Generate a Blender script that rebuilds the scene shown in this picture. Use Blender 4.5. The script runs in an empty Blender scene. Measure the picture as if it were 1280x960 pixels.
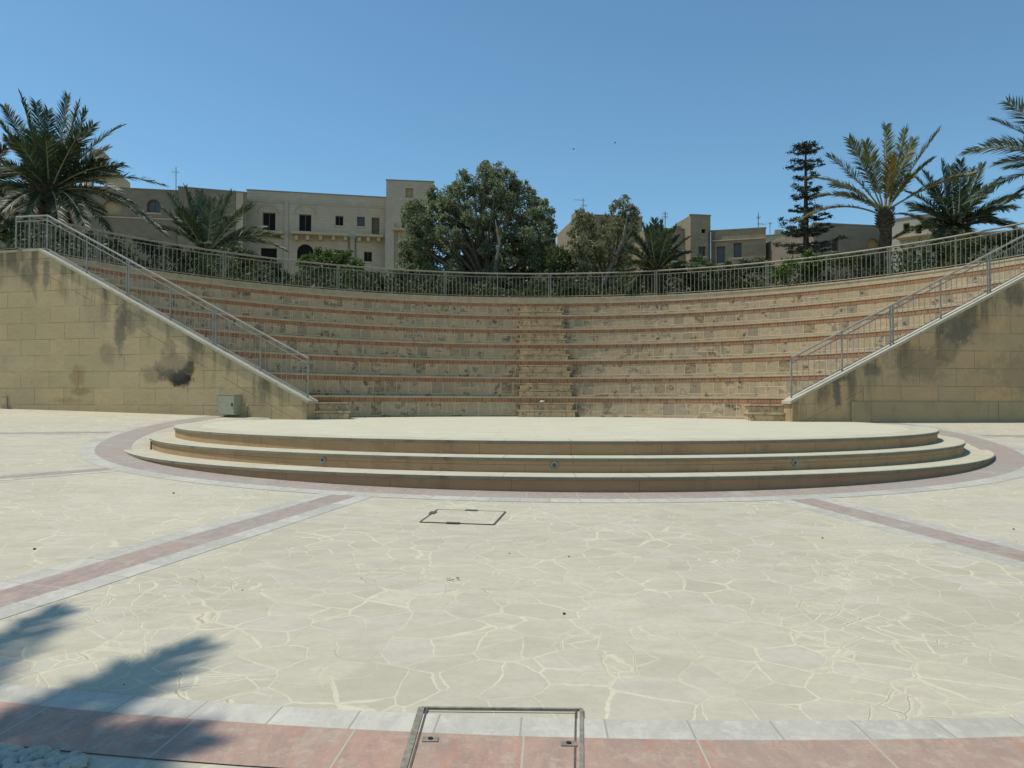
import bpy, math, random
import numpy as np
from mathutils import Vector, Matrix

random.seed(7)
RNG = np.random.default_rng(11)
PI = math.pi
R = math.radians
sc = bpy.context.scene
COL = sc.collection
WL = {}                                   # world location of every object made here

# ------------------------------------------------------------------ camera
CAM = Vector((0.0, 0.0, 1.0))
F = 960.0
YAW, PITCH, ROLL = math.atan(8 / F), math.atan(20.5 / F), R(0.2)
CM = Matrix.Rotation(YAW, 3, 'Z') @ Matrix.Rotation(PI / 2 + PITCH, 3, 'X') @ Matrix.Rotation(ROLL, 3, 'Z')


def ray(px, py):
    return (CM @ Vector(((px - 640) / F, -(py - 480) / F, -1))).normalized()


def at(px, py, Y):
    d = ray(px, py)
    return CAM + d * (Y / d.y)


# ------------------------------------------------------------------ terrain height of the sloping plaza
KY = [-40, -8, 0, 8.4, 12.5, 18.3, 21.0, 30, 900]
KZ = [-1.5, -0.58, -0.29, 0.0, 0.15, 0.53, 0.70, 0.8, 0.8]
KM = []
for i in range(len(KY)):
    if i in (0, len(KY) - 1):
        KM.append(0.0 if i else 0.03)
    else:
        a = (KZ[i] - KZ[i - 1]) / (KY[i] - KY[i - 1]); b = (KZ[i + 1] - KZ[i]) / (KY[i + 1] - KY[i])
        KM.append(0 if a * b <= 0 else 2 * a * b / (a + b))


def gz(x, y):
    y = min(max(y, KY[0]), KY[-1])
    i = 0
    while i < len(KY) - 2 and y > KY[i + 1]:
        i += 1
    h = KY[i + 1] - KY[i]; t = (y - KY[i]) / h
    z = ((1 + 2 * t) * (1 - t) ** 2 * KZ[i] + t * (1 - t) ** 2 * h * KM[i] + t * t * (3 - 2 * t) * KZ[i + 1] + t * t * (t - 1) * h * KM[i + 1])
    return z - 0.003 * max(-30, min(30, x - 0.8))


def gnd(px, py):
    d = ray(px, py); t = 1.0
    for _ in range(60):
        p = CAM + d * t
        e = p.z - gz(p.x, p.y)
        t += e / max(0.06, -d.z + 0.04)
    return CAM + d * t


# ------------------------------------------------------------------ mesh builder
def V(*a):
    return Vector(a)


class MB:
    def __init__(s):
        s.v = []; s.f = []; s.uv = []; s.m = []

    def face(s, pts, uv=None, m=0):
        b = len(s.v); s.v += [tuple(p) for p in pts]
        s.f.append(tuple(range(b, b + len(pts))))
        if uv is None:
            P = [Vector(p) for p in pts]
            n = (P[1] - P[0]).cross(P[2] - P[0])
            if n.length > 0:
                n.normalize()
            if abs(n.z) > 0.75:
                uv = [(p.x, p.y) for p in P]
            else:
                t = Vector((-n.y, n.x, 0))
                t = t.normalized() if t.length > 0 else Vector((1, 0, 0))
                uv = [(p.dot(t), p.z) for p in P]
        s.uv.append(uv); s.m.append(m)

    def box(s, lo, hi, m=0, M=None):
        x0, y0, z0 = lo; x1, y1, z1 = hi
        c = [V(x, y, z) for z in (z0, z1) for y in (y0, y1) for x in (x0, x1)]
        if M is not None:
            c = [M @ p for p in c]
        for q in ((0, 2, 3, 1), (4, 5, 7, 6), (0, 1, 5, 4), (1, 3, 7, 5), (3, 2, 6, 7), (2, 0, 4, 6)):
            s.face([c[i] for i in q], m=m)

    def prism(s, poly, z0, z1, m=0):
        n = len(poly)
        s.face([V(p[0], p[1], z1) for p in poly], m=m)
        s.face([V(p[0], p[1], z0) for p in reversed(poly)], m=m)
        for i in range(n):
            a, b = poly[i], poly[(i + 1) % n]
            s.face([V(a[0], a[1], z0), V(b[0], b[1], z0), V(b[0], b[1], z1), V(a[0], a[1], z1)], m=m)

    def tube(s, path, rad, n=6, m=0, caps=True):
        path = [Vector(p) for p in path]
        if not isinstance(rad, (list, tuple)):
            rad = [rad] * len(path)
        rings = []; up = None; L = 0
        for i, p in enumerate(path):
            t = (path[min(i + 1, len(path) - 1)] - path[max(i - 1, 0)])
            t = t.normalized() if t.length > 1e-9 else V(0, 0, 1)
            if up is None:
                up = V(0, 0, 1) if abs(t.z) < 0.9 else V(0, 1, 0)
            a = t.cross(up); a = a.normalized() if a.length > 1e-6 else t.orthogonal().normalized()
            b = a.cross(t).normalized(); up = b
            if i:
                L += (p - path[i - 1]).length
            rings.append(([p + (a * math.cos(2 * PI * k / n) + b * math.sin(2 * PI * k / n)) * rad[i] for k in range(n)], L))
        for i in range(len(rings) - 1):
            A, la = rings[i]; B, lb = rings[i + 1]
            for k in range(n):
                k2 = (k + 1) % n
                w = 2 * PI * rad[i] / n
                s.face([A[k], A[k2], B[k2], B[k]], uv=[(k * w, la), ((k + 1) * w, la), ((k + 1) * w, lb), (k * w, lb)], m=m)
        if caps:
            s.face(list(reversed(rings[0][0])), m=m); s.face(rings[-1][0], m=m)

    def build(s, name, mats, parent=None, origin=None, smooth=False):
        me = bpy.data.meshes.new(name)
        pw = WL[parent.name] if parent else Vector((0, 0, 0))
        if origin is None:
            origin = pw.copy()
        origin = Vector(origin)
        v = np.array(s.v, dtype=np.float64).reshape(-1, 3) - np.array(origin)
        me.from_pydata(v.tolist(), [], s.f)
        uvl = me.uv_layers.new(name='UVMap')
        flat = np.array([c for f in s.uv for u in f for c in u], dtype=np.float32)
        uvl.data.foreach_set('uv', flat)
        if not isinstance(mats, (list, tuple)):
            mats = [mats]
        for m in mats:
            me.materials.append(m)
        me.polygons.foreach_set('material_index', s.m)
        if smooth:
            me.polygons.foreach_set('use_smooth', [True] * len(s.f))
        me.validate(); me.update()
        o = bpy.data.objects.new(name, me); COL.objects.link(o)
        if parent:
            o.parent = parent
        o.location = origin - pw
        WL[o.name] = origin
        return o


def weld(o):
    import bmesh
    bm = bmesh.new(); bm.from_mesh(o.data)
    bmesh.ops.remove_doubles(bm, verts=bm.verts, dist=1e-4)
    bm.to_mesh(o.data); bm.free(); o.data.update()
    return o


def thing(name, label, cat, loc=(0, 0, 0), group=None):
    o = bpy.data.objects.new(name, None); COL.objects.link(o)
    o.location = loc; WL[o.name] = Vector(loc)
    o.empty_display_size = 0.2
    return tag(o, label, cat, group)


def tag(o, label=None, cat=None, group=None, kind=None):
    if label: o['label'] = label
    if cat: o['category'] = cat
    if group: o['group'] = group
    if kind: o['kind'] = kind
    return o


def copy_at(src, parent, world):
    c = src.copy(); COL.objects.link(c); c.parent = parent
    c.location = Vector(world) - (WL[parent.name] if parent else Vector((0, 0, 0)))
    WL[c.name] = Vector(world)
    return c


# ------------------------------------------------------------------ materials
class Mat:
    def __init__(s, name, rough=0.85, spec=0.25, metal=0.0):
        s.mat = bpy.data.materials.new(name); s.mat.use_nodes = True
        s.nt = s.mat.node_tree; s.L = s.nt.links
        s.b = s.nt.nodes['Principled BSDF']; s.out = s.nt.nodes['Material Output']
        s.b.inputs['Roughness'].default_value = rough
        s.b.inputs['Specular IOR Level'].default_value = spec
        s.b.inputs['Metallic'].default_value = metal

    def n(s, t):
        return s.nt.nodes.new(t)

    def put(s, sock, val):
        if hasattr(val, 'is_linked') or hasattr(val, 'links'):
            s.L.new(val, sock)
        elif isinstance(val, (tuple, list)) and len(val) == 3 and sock.type == 'RGBA':
            sock.default_value = (*val, 1)
        else:
            sock.default_value = val

    def uv(s):
        return s.n('ShaderNodeUVMap').outputs[0]

    def pos(s):
        return s.n('ShaderNodeNewGeometry').outputs['Position']

    def rnd(s):
        return s.n('ShaderNodeNewGeometry').outputs['Random Per Island']

    def map(s, vec, scale=(1, 1, 1), loc=(0, 0, 0), rot=(0, 0, 0)):
        m = s.n('ShaderNodeMapping'); s.put(m.inputs[0], vec)
        m.inputs['Scale'].default_value = scale; m.inputs['Location'].default_value = loc; m.inputs['Rotation'].default_value = rot
        return m.outputs[0]

    def noise(s, vec, scale, detail=4, rough=0.55, color=False, dist=0):
        m = s.n('ShaderNodeTexNoise'); s.put(m.inputs['Vector'], vec)
        m.inputs['Scale'].default_value = scale; m.inputs['Detail'].default_value = detail; m.inputs['Roughness'].default_value = rough
        m.inputs['Distortion'].default_value = dist
        return m.outputs['Color' if color else 'Fac']

    def vor(s, vec, scale, feature='F1', rnd=1.0, out='Distance'):
        m = s.n('ShaderNodeTexVoronoi'); m.feature = feature; s.put(m.inputs['Vector'], vec)
        m.inputs['Scale'].default_value = scale; m.inputs['Randomness'].default_value = rnd
        return m.outputs[out]

    def brick(s, vec, w, h, mortar=0.01, offset=0.5, smooth=0.1, bias=0):
        m = s.n('ShaderNodeTexBrick'); s.put(m.inputs['Vector'], vec)
        m.inputs['Scale'].default_value = 1; m.inputs['Brick Width'].default_value = w; m.inputs['Row Height'].default_value = h
        m.inputs['Mortar Size'].default_value = mortar; m.inputs['Mortar Smooth'].default_value = smooth; m.inputs['Bias'].default_value = bias
        m.inputs['Color1'].default_value = (0, 0, 0, 1); m.inputs['Color2'].default_value = (1, 1, 1, 1); m.inputs['Mortar'].default_value = (.5, .5, .5, 1)
        m.offset = offset
        return m.outputs['Color'], m.outputs['Fac']

    def math(s, op, a, b=0.0, clamp=False):
        m = s.n('ShaderNodeMath'); m.operation = op; m.use_clamp = clamp
        s.put(m.inputs[0], a); s.put(m.inputs[1], b)
        return m.outputs[0]

    def step(s, v, lo, hi, a=0.0, b=1.0):
        m = s.n('ShaderNodeMapRange'); m.interpolation_type = 'SMOOTHSTEP'
        s.put(m.inputs['Value'], v)
        m.inputs['From Min'].default_value = lo; m.inputs['From Max'].default_value = hi
        m.inputs['To Min'].default_value = a; m.inputs['To Max'].default_value = b
        return m.outputs[0]

    def mix(s, fac, a, b, blend='MIX'):
        m = s.n('ShaderNodeMix'); m.data_type = 'RGBA'; m.blend_type = blend
        s.put(m.inputs['Factor'], fac)
        s.put(m.inputs[6], a); s.put(m.inputs[7], b)
        return m.outputs[2]

    def ramp(s, fac, stops):
        m = s.n('ShaderNodeValToRGB'); s.put(m.inputs[0], fac)
        e = m.color_ramp.elements
        while len(e) < len(stops):
            e.new(0.5)
        for k, (p, c) in zip(e, stops):
            k.position = p; k.color = (*c, 1) if len(c) == 3 else c
        return m.outputs[0]

    def vadd(s, a, b, scale=1.0):
        m = s.n('ShaderNodeVectorMath'); m.operation = 'MULTIPLY_ADD'
        s.put(m.inputs[0], b); m.inputs[1].default_value = (scale,) * 3; s.put(m.inputs[2], a)
        return m.outputs[0]

    def xyz(s, v):
        m = s.n('ShaderNodeSeparateXYZ'); s.put(m.inputs[0], v)
        return m.outputs

    def color(s, c):
        s.put(s.b.inputs['Base Color'], c); return s

    def rough(s, r):
        s.put(s.b.inputs['Roughness'], r); return s

    def bump(s, h, strength=0.4, dist=0.01):
        m = s.n('ShaderNodeBump'); m.inputs['Strength'].default_value = strength; m.inputs['Distance'].default_value = dist
        s.put(m.inputs['Height'], h); s.L.new(m.outputs[0], s.b.inputs['Normal']); return s

    def translucent(s, col, fac):
        t = s.n('ShaderNodeBsdfTranslucent'); s.put(t.inputs[0], col)
        x = s.n('ShaderNodeMixShader'); x.inputs[0].default_value = fac
        s.L.new(s.b.outputs[0], x.inputs[1]); s.L.new(t.outputs[0], x.inputs[2]); s.L.new(x.outputs[0], s.out.inputs[0]); return s


def m_paving():
    m = Mat('crazy_paving', 0.7, 0.3)
    p = m.pos()
    p = m.map(p, (1, 1, 0))
    w = m.vadd(p, m.noise(p, 1.1, 2, 0.5, color=True), 0.30)
    w = m.vadd(w, m.noise(p, 6, 3, 0.6, color=True), 0.045)
    cells = m.vor(w, 4.0, 'F1', 1.0, 'Color')
    edge = m.vor(w, 4.0, 'DISTANCE_TO_EDGE', 1.0)
    edge2 = m.vor(m.map(w, (1, 1, 1), (7.3, 2.1, 0)), 6.0, 'DISTANCE_TO_EDGE', 1.0)
    wid = m.noise(p, 0.9, 2, 0.5)
    wide = m.step(wid, 0.35, 0.75, 0.010, 0.060)
    mort = m.math('SUBTRACT', 1.0, m.step(m.math('DIVIDE', edge, wide), 0.45, 1.2))
    small = m.math('MULTIPLY', m.math('SUBTRACT', 1.0, m.step(edge2, 0.018, 0.034)), m.step(m.noise(p, 0.8, 1), 0.52, 0.6))
    mort = m.math('MAXIMUM', mort, small)
    cr = m.xyz(cells)
    stone = m.ramp(cr[0], [(0.0, (0.446, 0.412, 0.305)), (0.35, (0.500, 0.462, 0.343)), (0.6, (0.479, 0.437, 0.330)), (0.85, (0.490, 0.459, 0.366)), (0.95, (0.495, 0.451, 0.357)), (1.0, (0.533, 0.487, 0.366))])
    mot = m.noise(m.map(w, (1, 2.2, 1), rot=(0, 0, 0.5)), 3.5, 6, 0.65)
    stone = m.mix(m.step(mot, 0.36, 0.70, 0, 0.6), stone, (0.380, 0.345, 0.256))
    big = m.noise(p, 0.35, 4, 0.6)
    stone = m.mix(m.step(big, 0.4, 0.75, 0, 0.35), stone, (0.631, 0.568, 0.412))
    col = m.mix(m.math('MULTIPLY', mort, m.step(m.noise(p, 1.9, 3), 0.3, 0.62, 0.3, 0.95)), stone, (0.593, 0.543, 0.389))
    # dark open cracks along part of the joints
    ck = m.math('MULTIPLY', m.math('SUBTRACT', 1.0, m.step(edge, 0.003, 0.011)), m.step(m.noise(p, 0.8, 3), 0.50, 0.60))
    col = m.mix(m.math('MULTIPLY', ck, 0.55), col, (0.173, 0.147, 0.101))
    col = m.mix(m.step(m.noise(p, 22, 5, 0.75), 0.42, 0.72, 0, 0.4), col, (0.368, 0.336, 0.265))
    col = m.mix(m.step(m.noise(m.map(w, (1, 3, 1), (3, 1, 0), (0, 0, -0.4)), 5, 6, 0.75), 0.54, 0.72, 0, 0.4), col, (0.461, 0.368, 0.286))
    speck = m.math('MULTIPLY', m.step(m.noise(p, 38, 2), 0.70, 0.76), 0.35)
    col = m.mix(speck, col, (0.240, 0.203, 0.145))
    grey = m.step(m.noise(m.map(p, (1, 1, 1), (31, 4, 0)), 1.7, 5, 0.7), 0.58, 0.75, 0, 0.45)
    col = m.mix(grey, col, (0.391, 0.361, 0.287))
    m.color(col)
    m.bump(m.math('ADD', m.math('MULTIPLY', mort, -0.5), m.math('ADD', m.math('MULTIPLY', mot, 0.6), m.math('MULTIPLY', ck, -0.8))), 0.3, 0.009)
    return m.mat


def m_tiles(name, c1, c2, c3, w, h, joint, vein, rough=0.55, streak=None):
    """cut marble paving tiles: uv in metres"""
    m = Mat(name, rough, 0.35)
    u = m.uv()
    bc, bf = m.brick(u, w, h, 0.004, 0.0, 0.2)
    p = m.pos()
    ve = m.noise(m.vadd(m.map(m.vadd(p, m.noise(p, 2, 2, color=True), 0.3), (5.0, 1.2, 1.0), rot=(0, 0, 0.35)), bc, 9.0), 2.6, 7, 0.72)
    col = m.mix(m.step(ve, 0.36, 0.62), c1, c2)
    col = m.mix(m.math('MULTIPLY', m.xyz(bc)[0], 0.7), col, c3)
    col = m.mix(m.step(m.noise(p, 14, 6, 0.75), 0.47, 0.68, 0, 0.65), col, vein)
    col = m.mix(m.step(m.noise(p, 70, 3, 0.7), 0.58, 0.66, 0, 0.55), col, vein)
    col = m.mix(m.step(m.noise(m.vadd(p, bc, 3.0), 1.6, 4, 0.6), 0.55, 0.72, 0, 0.5), col, joint)
    if streak:
        col = m.mix(m.step(m.noise(m.vadd(m.map(p, (9.0, 1.3, 1.0), rot=(0, 0, 0.25)), bc, 5.0), 1.3, 6, 0.75), 0.53, 0.68, 0, 0.75), col, streak)
        col = m.mix(m.step(m.noise(m.vadd(m.map(p, (7.0, 1.1, 1.0), (4, 4, 0), (0, 0, 0.2)), bc, 7.0), 1.6, 6, 0.75), 0.56, 0.70, 0, 0.6), col, (0.30, 0.27, 0.22))
    col = m.mix(bf, col, joint)
    m.color(col)
    m.bump(m.math('MULTIPLY', bf, -1.0), 0.3, 0.006)
    return m.mat


def m_stage_floor():
    m = Mat('stage_floor_stone', 0.75, 0.25)
    p = m.map(m.pos(), (1, 1, 0))
    bc, bf = m.brick(m.map(p, (1, 1, 1), (0.3, 0.1, 0)), 1.1, 0.42, 0.006, 0.5, 0.3)
    n = m.noise(m.map(p, (1, 4, 1)), 1.2, 6, 0.65)
    col = m.mix(m.step(n, 0.3, 0.7), (0.604, 0.568, 0.417), (0.488, 0.456, 0.328))
    col = m.mix(m.math('MULTIPLY', m.xyz(bc)[0], 0.22), col, (0.424, 0.399, 0.300))
    col = m.mix(m.math('MULTIPLY', bf, 0.5), col, (0.339, 0.307, 0.206))
    col = m.mix(m.step(m.noise(p, 3.1, 5, 0.7), 0.56, 0.75, 0, 0.35), col, (0.382, 0.353, 0.260))
    return m.color(col).mat


def m_riser(name, base, warm, dark, w=0.9, h=0.4, amt=0.7):
    """soft limestone riser: uv in metres, weathering blotches"""
    m = Mat(name, 0.9, 0.15)
    u = m.uv()
    bc, bf = m.brick(u, w, h, 0.004, 0.5, 0.4)
    n = m.noise(m.map(u, (1, 2.5, 1)), 1.6, 6, 0.65)
    col = m.mix(m.step(n, 0.3, 0.7), base, warm)
    col = m.mix(m.math('MULTIPLY', m.xyz(bc)[0], 0.35), col, warm)
    st = m.noise(m.map(u, (1.2, 0.5, 1), (5, 1, 0)), 2.2, 6, 0.7)
    col = m.mix(m.step(st, 0.48, 0.78, 0, amt), col, dark)
    col = m.mix(m.step(m.noise(u, 26, 4, 0.7), 0.6, 0.8, 0, 0.5), col, dark)
    col = m.mix(m.math('MULTIPLY', bf, 0.85), col, (0.15, 0.12, 0.075))
    m.color(col)
    m.bump(m.noise(u, 18, 5, 0.65), 0.35, 0.012)
    return m.mat


def m_step_stone():
    m = Mat('worn_step_stone', 0.92, 0.12)
    u = m.uv()
    bc, bf = m.brick(u, 0.46, 7.0, 0.012, 0.0, 0.4)
    row = m.math('FLOOR', m.math('MULTIPLY', m.xyz(u)[1], 4.9))
    col = m.ramp(m.xyz(bc)[0], [(0.0, (0.494, 0.364, 0.209)), (0.4, (0.636, 0.454, 0.245)), (0.7, (0.449, 0.353, 0.235)), (1.0, (0.604, 0.454, 0.283))])
    v = m.vadd(m.pos(), u, 0.3)
    col = m.mix(m.step(m.noise(v, 3.2, 6, 0.7), 0.45, 0.68, 0, 0.75), col, (0.20, 0.185, 0.125))
    col = m.mix(m.step(m.noise(v, 9, 6, 0.75), 0.53, 0.66, 0, 0.85), col, (0.075, 0.068, 0.045))
    col = m.mix(m.math('MULTIPLY', bf, 0.6), col, (0.2, 0.17, 0.11))
    return m.color(col).bump(m.noise(v, 14, 5, 0.7), 0.5, 0.02).mat


def m_tier_stone():
    m = Mat('tier_stone', 0.92, 0.12)
    u = m.uv()
    uw = m.vadd(u, m.noise(u, 3.0, 2, color=True), 0.035)
    bc, bf = m.brick(uw, 0.37, 0.235, 0.016, 0.37, 0.5)
    bc2, bf2 = m.brick(m.map(uw, (1, 1, 1), (3.1, 0.02, 0)), 0.36, 0.62, 0.015, 0.21, 0.5)
    pick = m.step(m.noise(m.map(u, (1, 0.4, 1)), 1.3, 1), 0.40, 0.46)
    r = m.mix(pick, bc, bc2); f = m.mix(pick, bf, bf2)
    rx = m.xyz(r)[0]
    col = m.ramp(rx, [(0.0, (0.376, 0.285, 0.169)), (0.25, (0.479, 0.365, 0.225)), (0.42, (0.387, 0.315, 0.215)), (0.55, (0.524, 0.386, 0.239)), (0.7, (0.308, 0.254, 0.176)), (0.85, (0.479, 0.376, 0.248)), (1.0, (0.524, 0.416, 0.273))])
    col = m.mix(m.step(m.noise(u, 7, 5, 0.7), 0.4, 0.75, 0, 0.5), col, (0.251, 0.203, 0.134))
    gate = m.step(m.noise(m.map(uw, (1, 1, 1), (9, 3, 0)), 3.0, 2), 0.57, 0.68)
    blk = m.math('ADD', m.step(rx, 0.84, 0.88), m.math('SUBTRACT', 1.0, m.step(rx, 0.05, 0.09)))
    blot = m.step(m.noise(m.map(u, (1, 1.3, 1), (2, 7, 0)), 5.5, 6, 0.72), 0.43, 0.58)
    col = m.mix(m.math('MULTIPLY', m.math('MULTIPLY', blk, blot), 0.55), col, (0.080, 0.081, 0.069))
    pits = m.step(m.noise(u, 11, 6, 0.78), 0.44, 0.56)
    col = m.mix(m.math('MULTIPLY', m.math('MULTIPLY', gate, pits), 0.92), col, (0.064, 0.051, 0.037))
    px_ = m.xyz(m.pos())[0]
    side = m.math('MULTIPLY', m.step(px_, 1.60, 1.66), m.math('SUBTRACT', 1.0, m.step(px_, 1.72, 1.98)))  # shade cast by the aisle steps, painted on the risers beside them
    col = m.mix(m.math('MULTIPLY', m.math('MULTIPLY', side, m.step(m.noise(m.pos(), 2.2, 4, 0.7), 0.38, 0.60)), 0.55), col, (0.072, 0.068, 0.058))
    col = m.mix(m.math('MULTIPLY', f, 0.8), col, (0.571, 0.452, 0.297))
    m.color(col)
    m.bump(m.math('ADD', m.noise(u, 15, 6, 0.7), m.math('MULTIPLY', f, 0.4)), 0.6, 0.02)
    return m.mat


def m_brick():
    m = Mat('red_brick_course', 0.9, 0.12)
    u = m.uv()
    bc, bf = m.brick(u, 0.095, 5.0, 0.010, 0.0, 0.3)
    r = m.xyz(bc)[0]
    col = m.ramp(r, [(0.0, (0.273, 0.113, 0.056)), (0.4, (0.347, 0.149, 0.075)), (0.7, (0.310, 0.163, 0.094)), (1.0, (0.402, 0.197, 0.106))])
    col = m.mix(m.step(m.noise(u, 2.3, 5, 0.7), 0.42, 0.78, 0, 0.5), col, (0.230, 0.190, 0.119))
    col = m.mix(m.math('MULTIPLY', bf, 0.5), col, (0.378, 0.353, 0.213))
    m.color(col); m.bump(m.math('MULTIPLY', bf, -1), 0.4, 0.006)
    return m.mat


def m_coping(name, a, b, d, amt=0.55):
    m = Mat(name, 0.85, 0.2)
    u = m.uv(); p = m.pos()
    n = m.noise(p, 2.4, 6, 0.7)
    col = m.mix(m.step(n, 0.3, 0.7), a, b)
    col = m.mix(m.step(m.noise(m.map(p, (1, 1, 1), (8, 2, 5)), 4.5, 5, 0.7), 0.5, 0.78, 0, amt), col, d)
    bc, bf = m.brick(u, 0.8, 20, 0.006, 0, 0.2)
    col = m.mix(m.math('MULTIPLY', bf, 0.6), col, (0.16, 0.14, 0.1))
    return m.color(col).mat


def m_wall(name, base, warm, stains, seed=0.0, blockw=0.95, blockh=0.43):
    """big sandstone retaining wall; u along the wall in metres, v height. stains: (u, v, ru, rv, colour, strength)"""
    m = Mat(name, 0.9, 0.15)
    u = m.uv()
    us = m.map(u, (1, 1, 1), (seed, seed * 0.37, 0))
    bc, bf = m.brick(m.vadd(us, m.noise(us, 2, 2, color=True), 0.02), blockw, blockh, 0.006, 0.5, 0.3)
    n = m.noise(us, 0.8, 6, 0.65)
    col = m.mix(m.step(n, 0.3, 0.7), base, warm)
    col = m.mix(m.step(m.noise(m.map(us, (1, 1, 1), (7, 5, 0)), 0.55, 5, 0.7), 0.45, 0.7, 0, 0.4), col, (0.29, 0.245, 0.165))
    col = m.mix(m.math('MULTIPLY', m.xyz(bc)[0], 0.4), col, (0.36, 0.295, 0.175))
    col = m.mix(m.step(m.noise(us, 5, 6, 0.7), 0.5, 0.8, 0, 0.4), col, (0.26, 0.22, 0.145))
    streak = m.noise(m.map(us, (1, 0.16, 1), (3, 0, 0)), 2.0, 5, 0.65)
    sep = m.xyz(u)
    top = m.math('SUBTRACT', m.math('ADD', m.math('MULTIPLY', sep[0], 0.505), 1.04), sep[1])      # metres below the coping
    top = m.math('MINIMUM', top, m.math('SUBTRACT', 4.95, sep[1]))
    hi = m.math('SUBTRACT', 1.0, m.step(m.math('ADD', top, m.math('MULTIPLY', m.noise(us, 1.4, 3), -1.2)), -0.5, 0.75))
    col = m.mix(m.math('MULTIPLY', m.math('MULTIPLY', hi, m.step(streak, 0.44, 0.62)), 0.72), col, (0.085, 0.075, 0.05))
    dl = m.math('ABSOLUTE', m.math('SUBTRACT', top, 0.66))
    dl = m.math('MULTIPLY', m.math('SUBTRACT', 1.0, m.step(dl, 0.004, 0.014)), m.math('MULTIPLY', m.step(m.noise(us, 1.1, 2), 0.4, 0.5), 0.6))
    col = m.mix(dl, col, (0.14, 0.11, 0.07))
    low = m.math('SUBTRACT', 1.0, m.step(sep[1], 0.55, 1.0))
    col = m.mix(m.math('MULTIPLY', low, 0.3), col, (0.25, 0.19, 0.115))
    ragged = m.noise(m.map(u, (1, 0.8, 1)), 4.5, 9, 0.75)
    for (a, b, ra, rb, c, k) in stains:
        dx = m.math('DIVIDE', m.math('SUBTRACT', sep[0], a), ra); dy = m.math('DIVIDE', m.math('SUBTRACT', sep[1], b), rb)
        d = m.math('SQRT', m.math('ADD', m.math('MULTIPLY', dx, dx), m.math('MULTIPLY', dy, dy)))
        d = m.math('ADD', d, m.math('MULTIPLY', m.math('SUBTRACT', ragged, 0.5), 2.2))
        col = m.mix(m.math('MULTIPLY', m.math('SUBTRACT', 1.0, m.step(d, 0.45, 1.05)), k), col, c)
    col = m.mix(m.math('MULTIPLY', m.math('MULTIPLY', bf, m.step(m.noise(us, 1.3, 2), 0.33, 0.55)), 0.8), col, (0.15, 0.115, 0.07))
    m.color(col)
    m.bump(m.math('ADD', m.noise(u, 10, 5, 0.65), m.math('ADD', m.math('MULTIPLY', m.xyz(bc)[0], 0.5), m.math('MULTIPLY', bf, -0.9))), 0.5, 0.016)
    return m.mat


def m_facade(name, base, warm, dark, block=(0.55, 0.27), jointk=0.3):
    m = Mat(name, 0.92, 0.12)
    u = m.uv()
    bc, bf = m.brick(u, block[0], block[1], 0.012, 0.5, 0.3)
    col = m.mix(m.step(m.noise(u, 0.35, 5, 0.6), 0.3, 0.7), base, warm)
    col = m.mix(m.math('MULTIPLY', m.xyz(bc)[0], 0.35), col, dark)
    col = m.mix(m.step(m.noise(m.map(u, (1, 0.3, 1)), 1.2, 6, 0.7), 0.52, 0.75, 0, 0.45), col, dark)
    col = m.mix(m.math('MULTIPLY', bf, jointk), col, (0.16, 0.13, 0.09))
    m.color(col); m.bump(m.noise(u, 8, 4, 0.6), 0.3, 0.02)
    return m.mat


def m_plain(name, c, c2=None, rough=0.6, spec=0.4, metal=0.0, scale=6):
    m = Mat(name, rough, spec, metal)
    n = m.noise(m.pos(), scale, 5, 0.65)
    return m.color(m.mix(m.step(n, 0.35, 0.7), c, c2 or tuple(x * 0.75 for x in c))).mat


def m_leaf(name, cols, trans=0.25, rough=0.55, spec=0.3):
    m = Mat(name, rough, spec)
    c = m.ramp(m.rnd(), cols)
    m.color(c); m.translucent(c, trans)
    return m.mat


def m_bark(name, a, b, sc=(1, 1, 0.3), f=9):
    m = Mat(name, 0.95, 0.1)
    p = m.pos()
    n = m.noise(m.map(p, sc), f, 6, 0.7)
    return m.color(m.mix(m.step(n, 0.35, 0.65), a, b)).bump(n, 0.6, 0.03).mat


PAVING = m_paving()
RED = m_tiles('red_marble_tiles', (0.315, 0.20, 0.15), (0.43, 0.265, 0.19), (0.35, 0.275, 0.22), 0.62, 5.0, (0.42, 0.39, 0.30), (0.46, 0.37, 0.28), streak=(0.44, 0.20, 0.12))
BROWNB = m_tiles('brown_marble_tiles', (0.285, 0.215, 0.175), (0.385, 0.28, 0.22), (0.33, 0.285, 0.245), 0.62, 5.0, (0.42, 0.39, 0.31), (0.43, 0.37, 0.30))
REDRING = m_tiles('pink_marble_tiles', (0.30, 0.25, 0.21), (0.37, 0.285, 0.23), (0.33, 0.295, 0.255), 0.55, 5.0, (0.47, 0.43, 0.35), (0.42, 0.38, 0.32))
WHITE = m_tiles('white_marble_tiles', (0.540, 0.510, 0.418), (0.450, 0.426, 0.356), (0.360, 0.346, 0.294), 0.31, 5.0, (0.340, 0.307, 0.237), (0.580, 0.554, 0.456))
FLOOR = m_stage_floor()
RISER_TOP = m_riser('stage_riser_stone', (0.437, 0.295, 0.157), (0.402, 0.245, 0.129), (0.171, 0.120, 0.074), 1.1, 0.3)
RISER_LOW = m_riser('stage_riser_brown', (0.380, 0.243, 0.139), (0.341, 0.203, 0.114), (0.165, 0.119, 0.076), 1.4, 0.3, 0.55)
NOSEF = m_riser('weathered_nosing', (0.25, 0.225, 0.16), (0.20, 0.18, 0.13), (0.075, 0.068, 0.055), 0.8, 5.0, 0.8)
NOSING = m_coping('stage_nosing_stone', (0.520, 0.487, 0.361), (0.440, 0.409, 0.299), (0.280, 0.254, 0.185), 0.35)
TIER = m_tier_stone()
BRICK = m_brick()
COPING = m_coping('tier_coping_stone', (0.508, 0.413, 0.263), (0.399, 0.329, 0.213), (0.218, 0.178, 0.117))
AISLE = m_step_stone()
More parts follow.
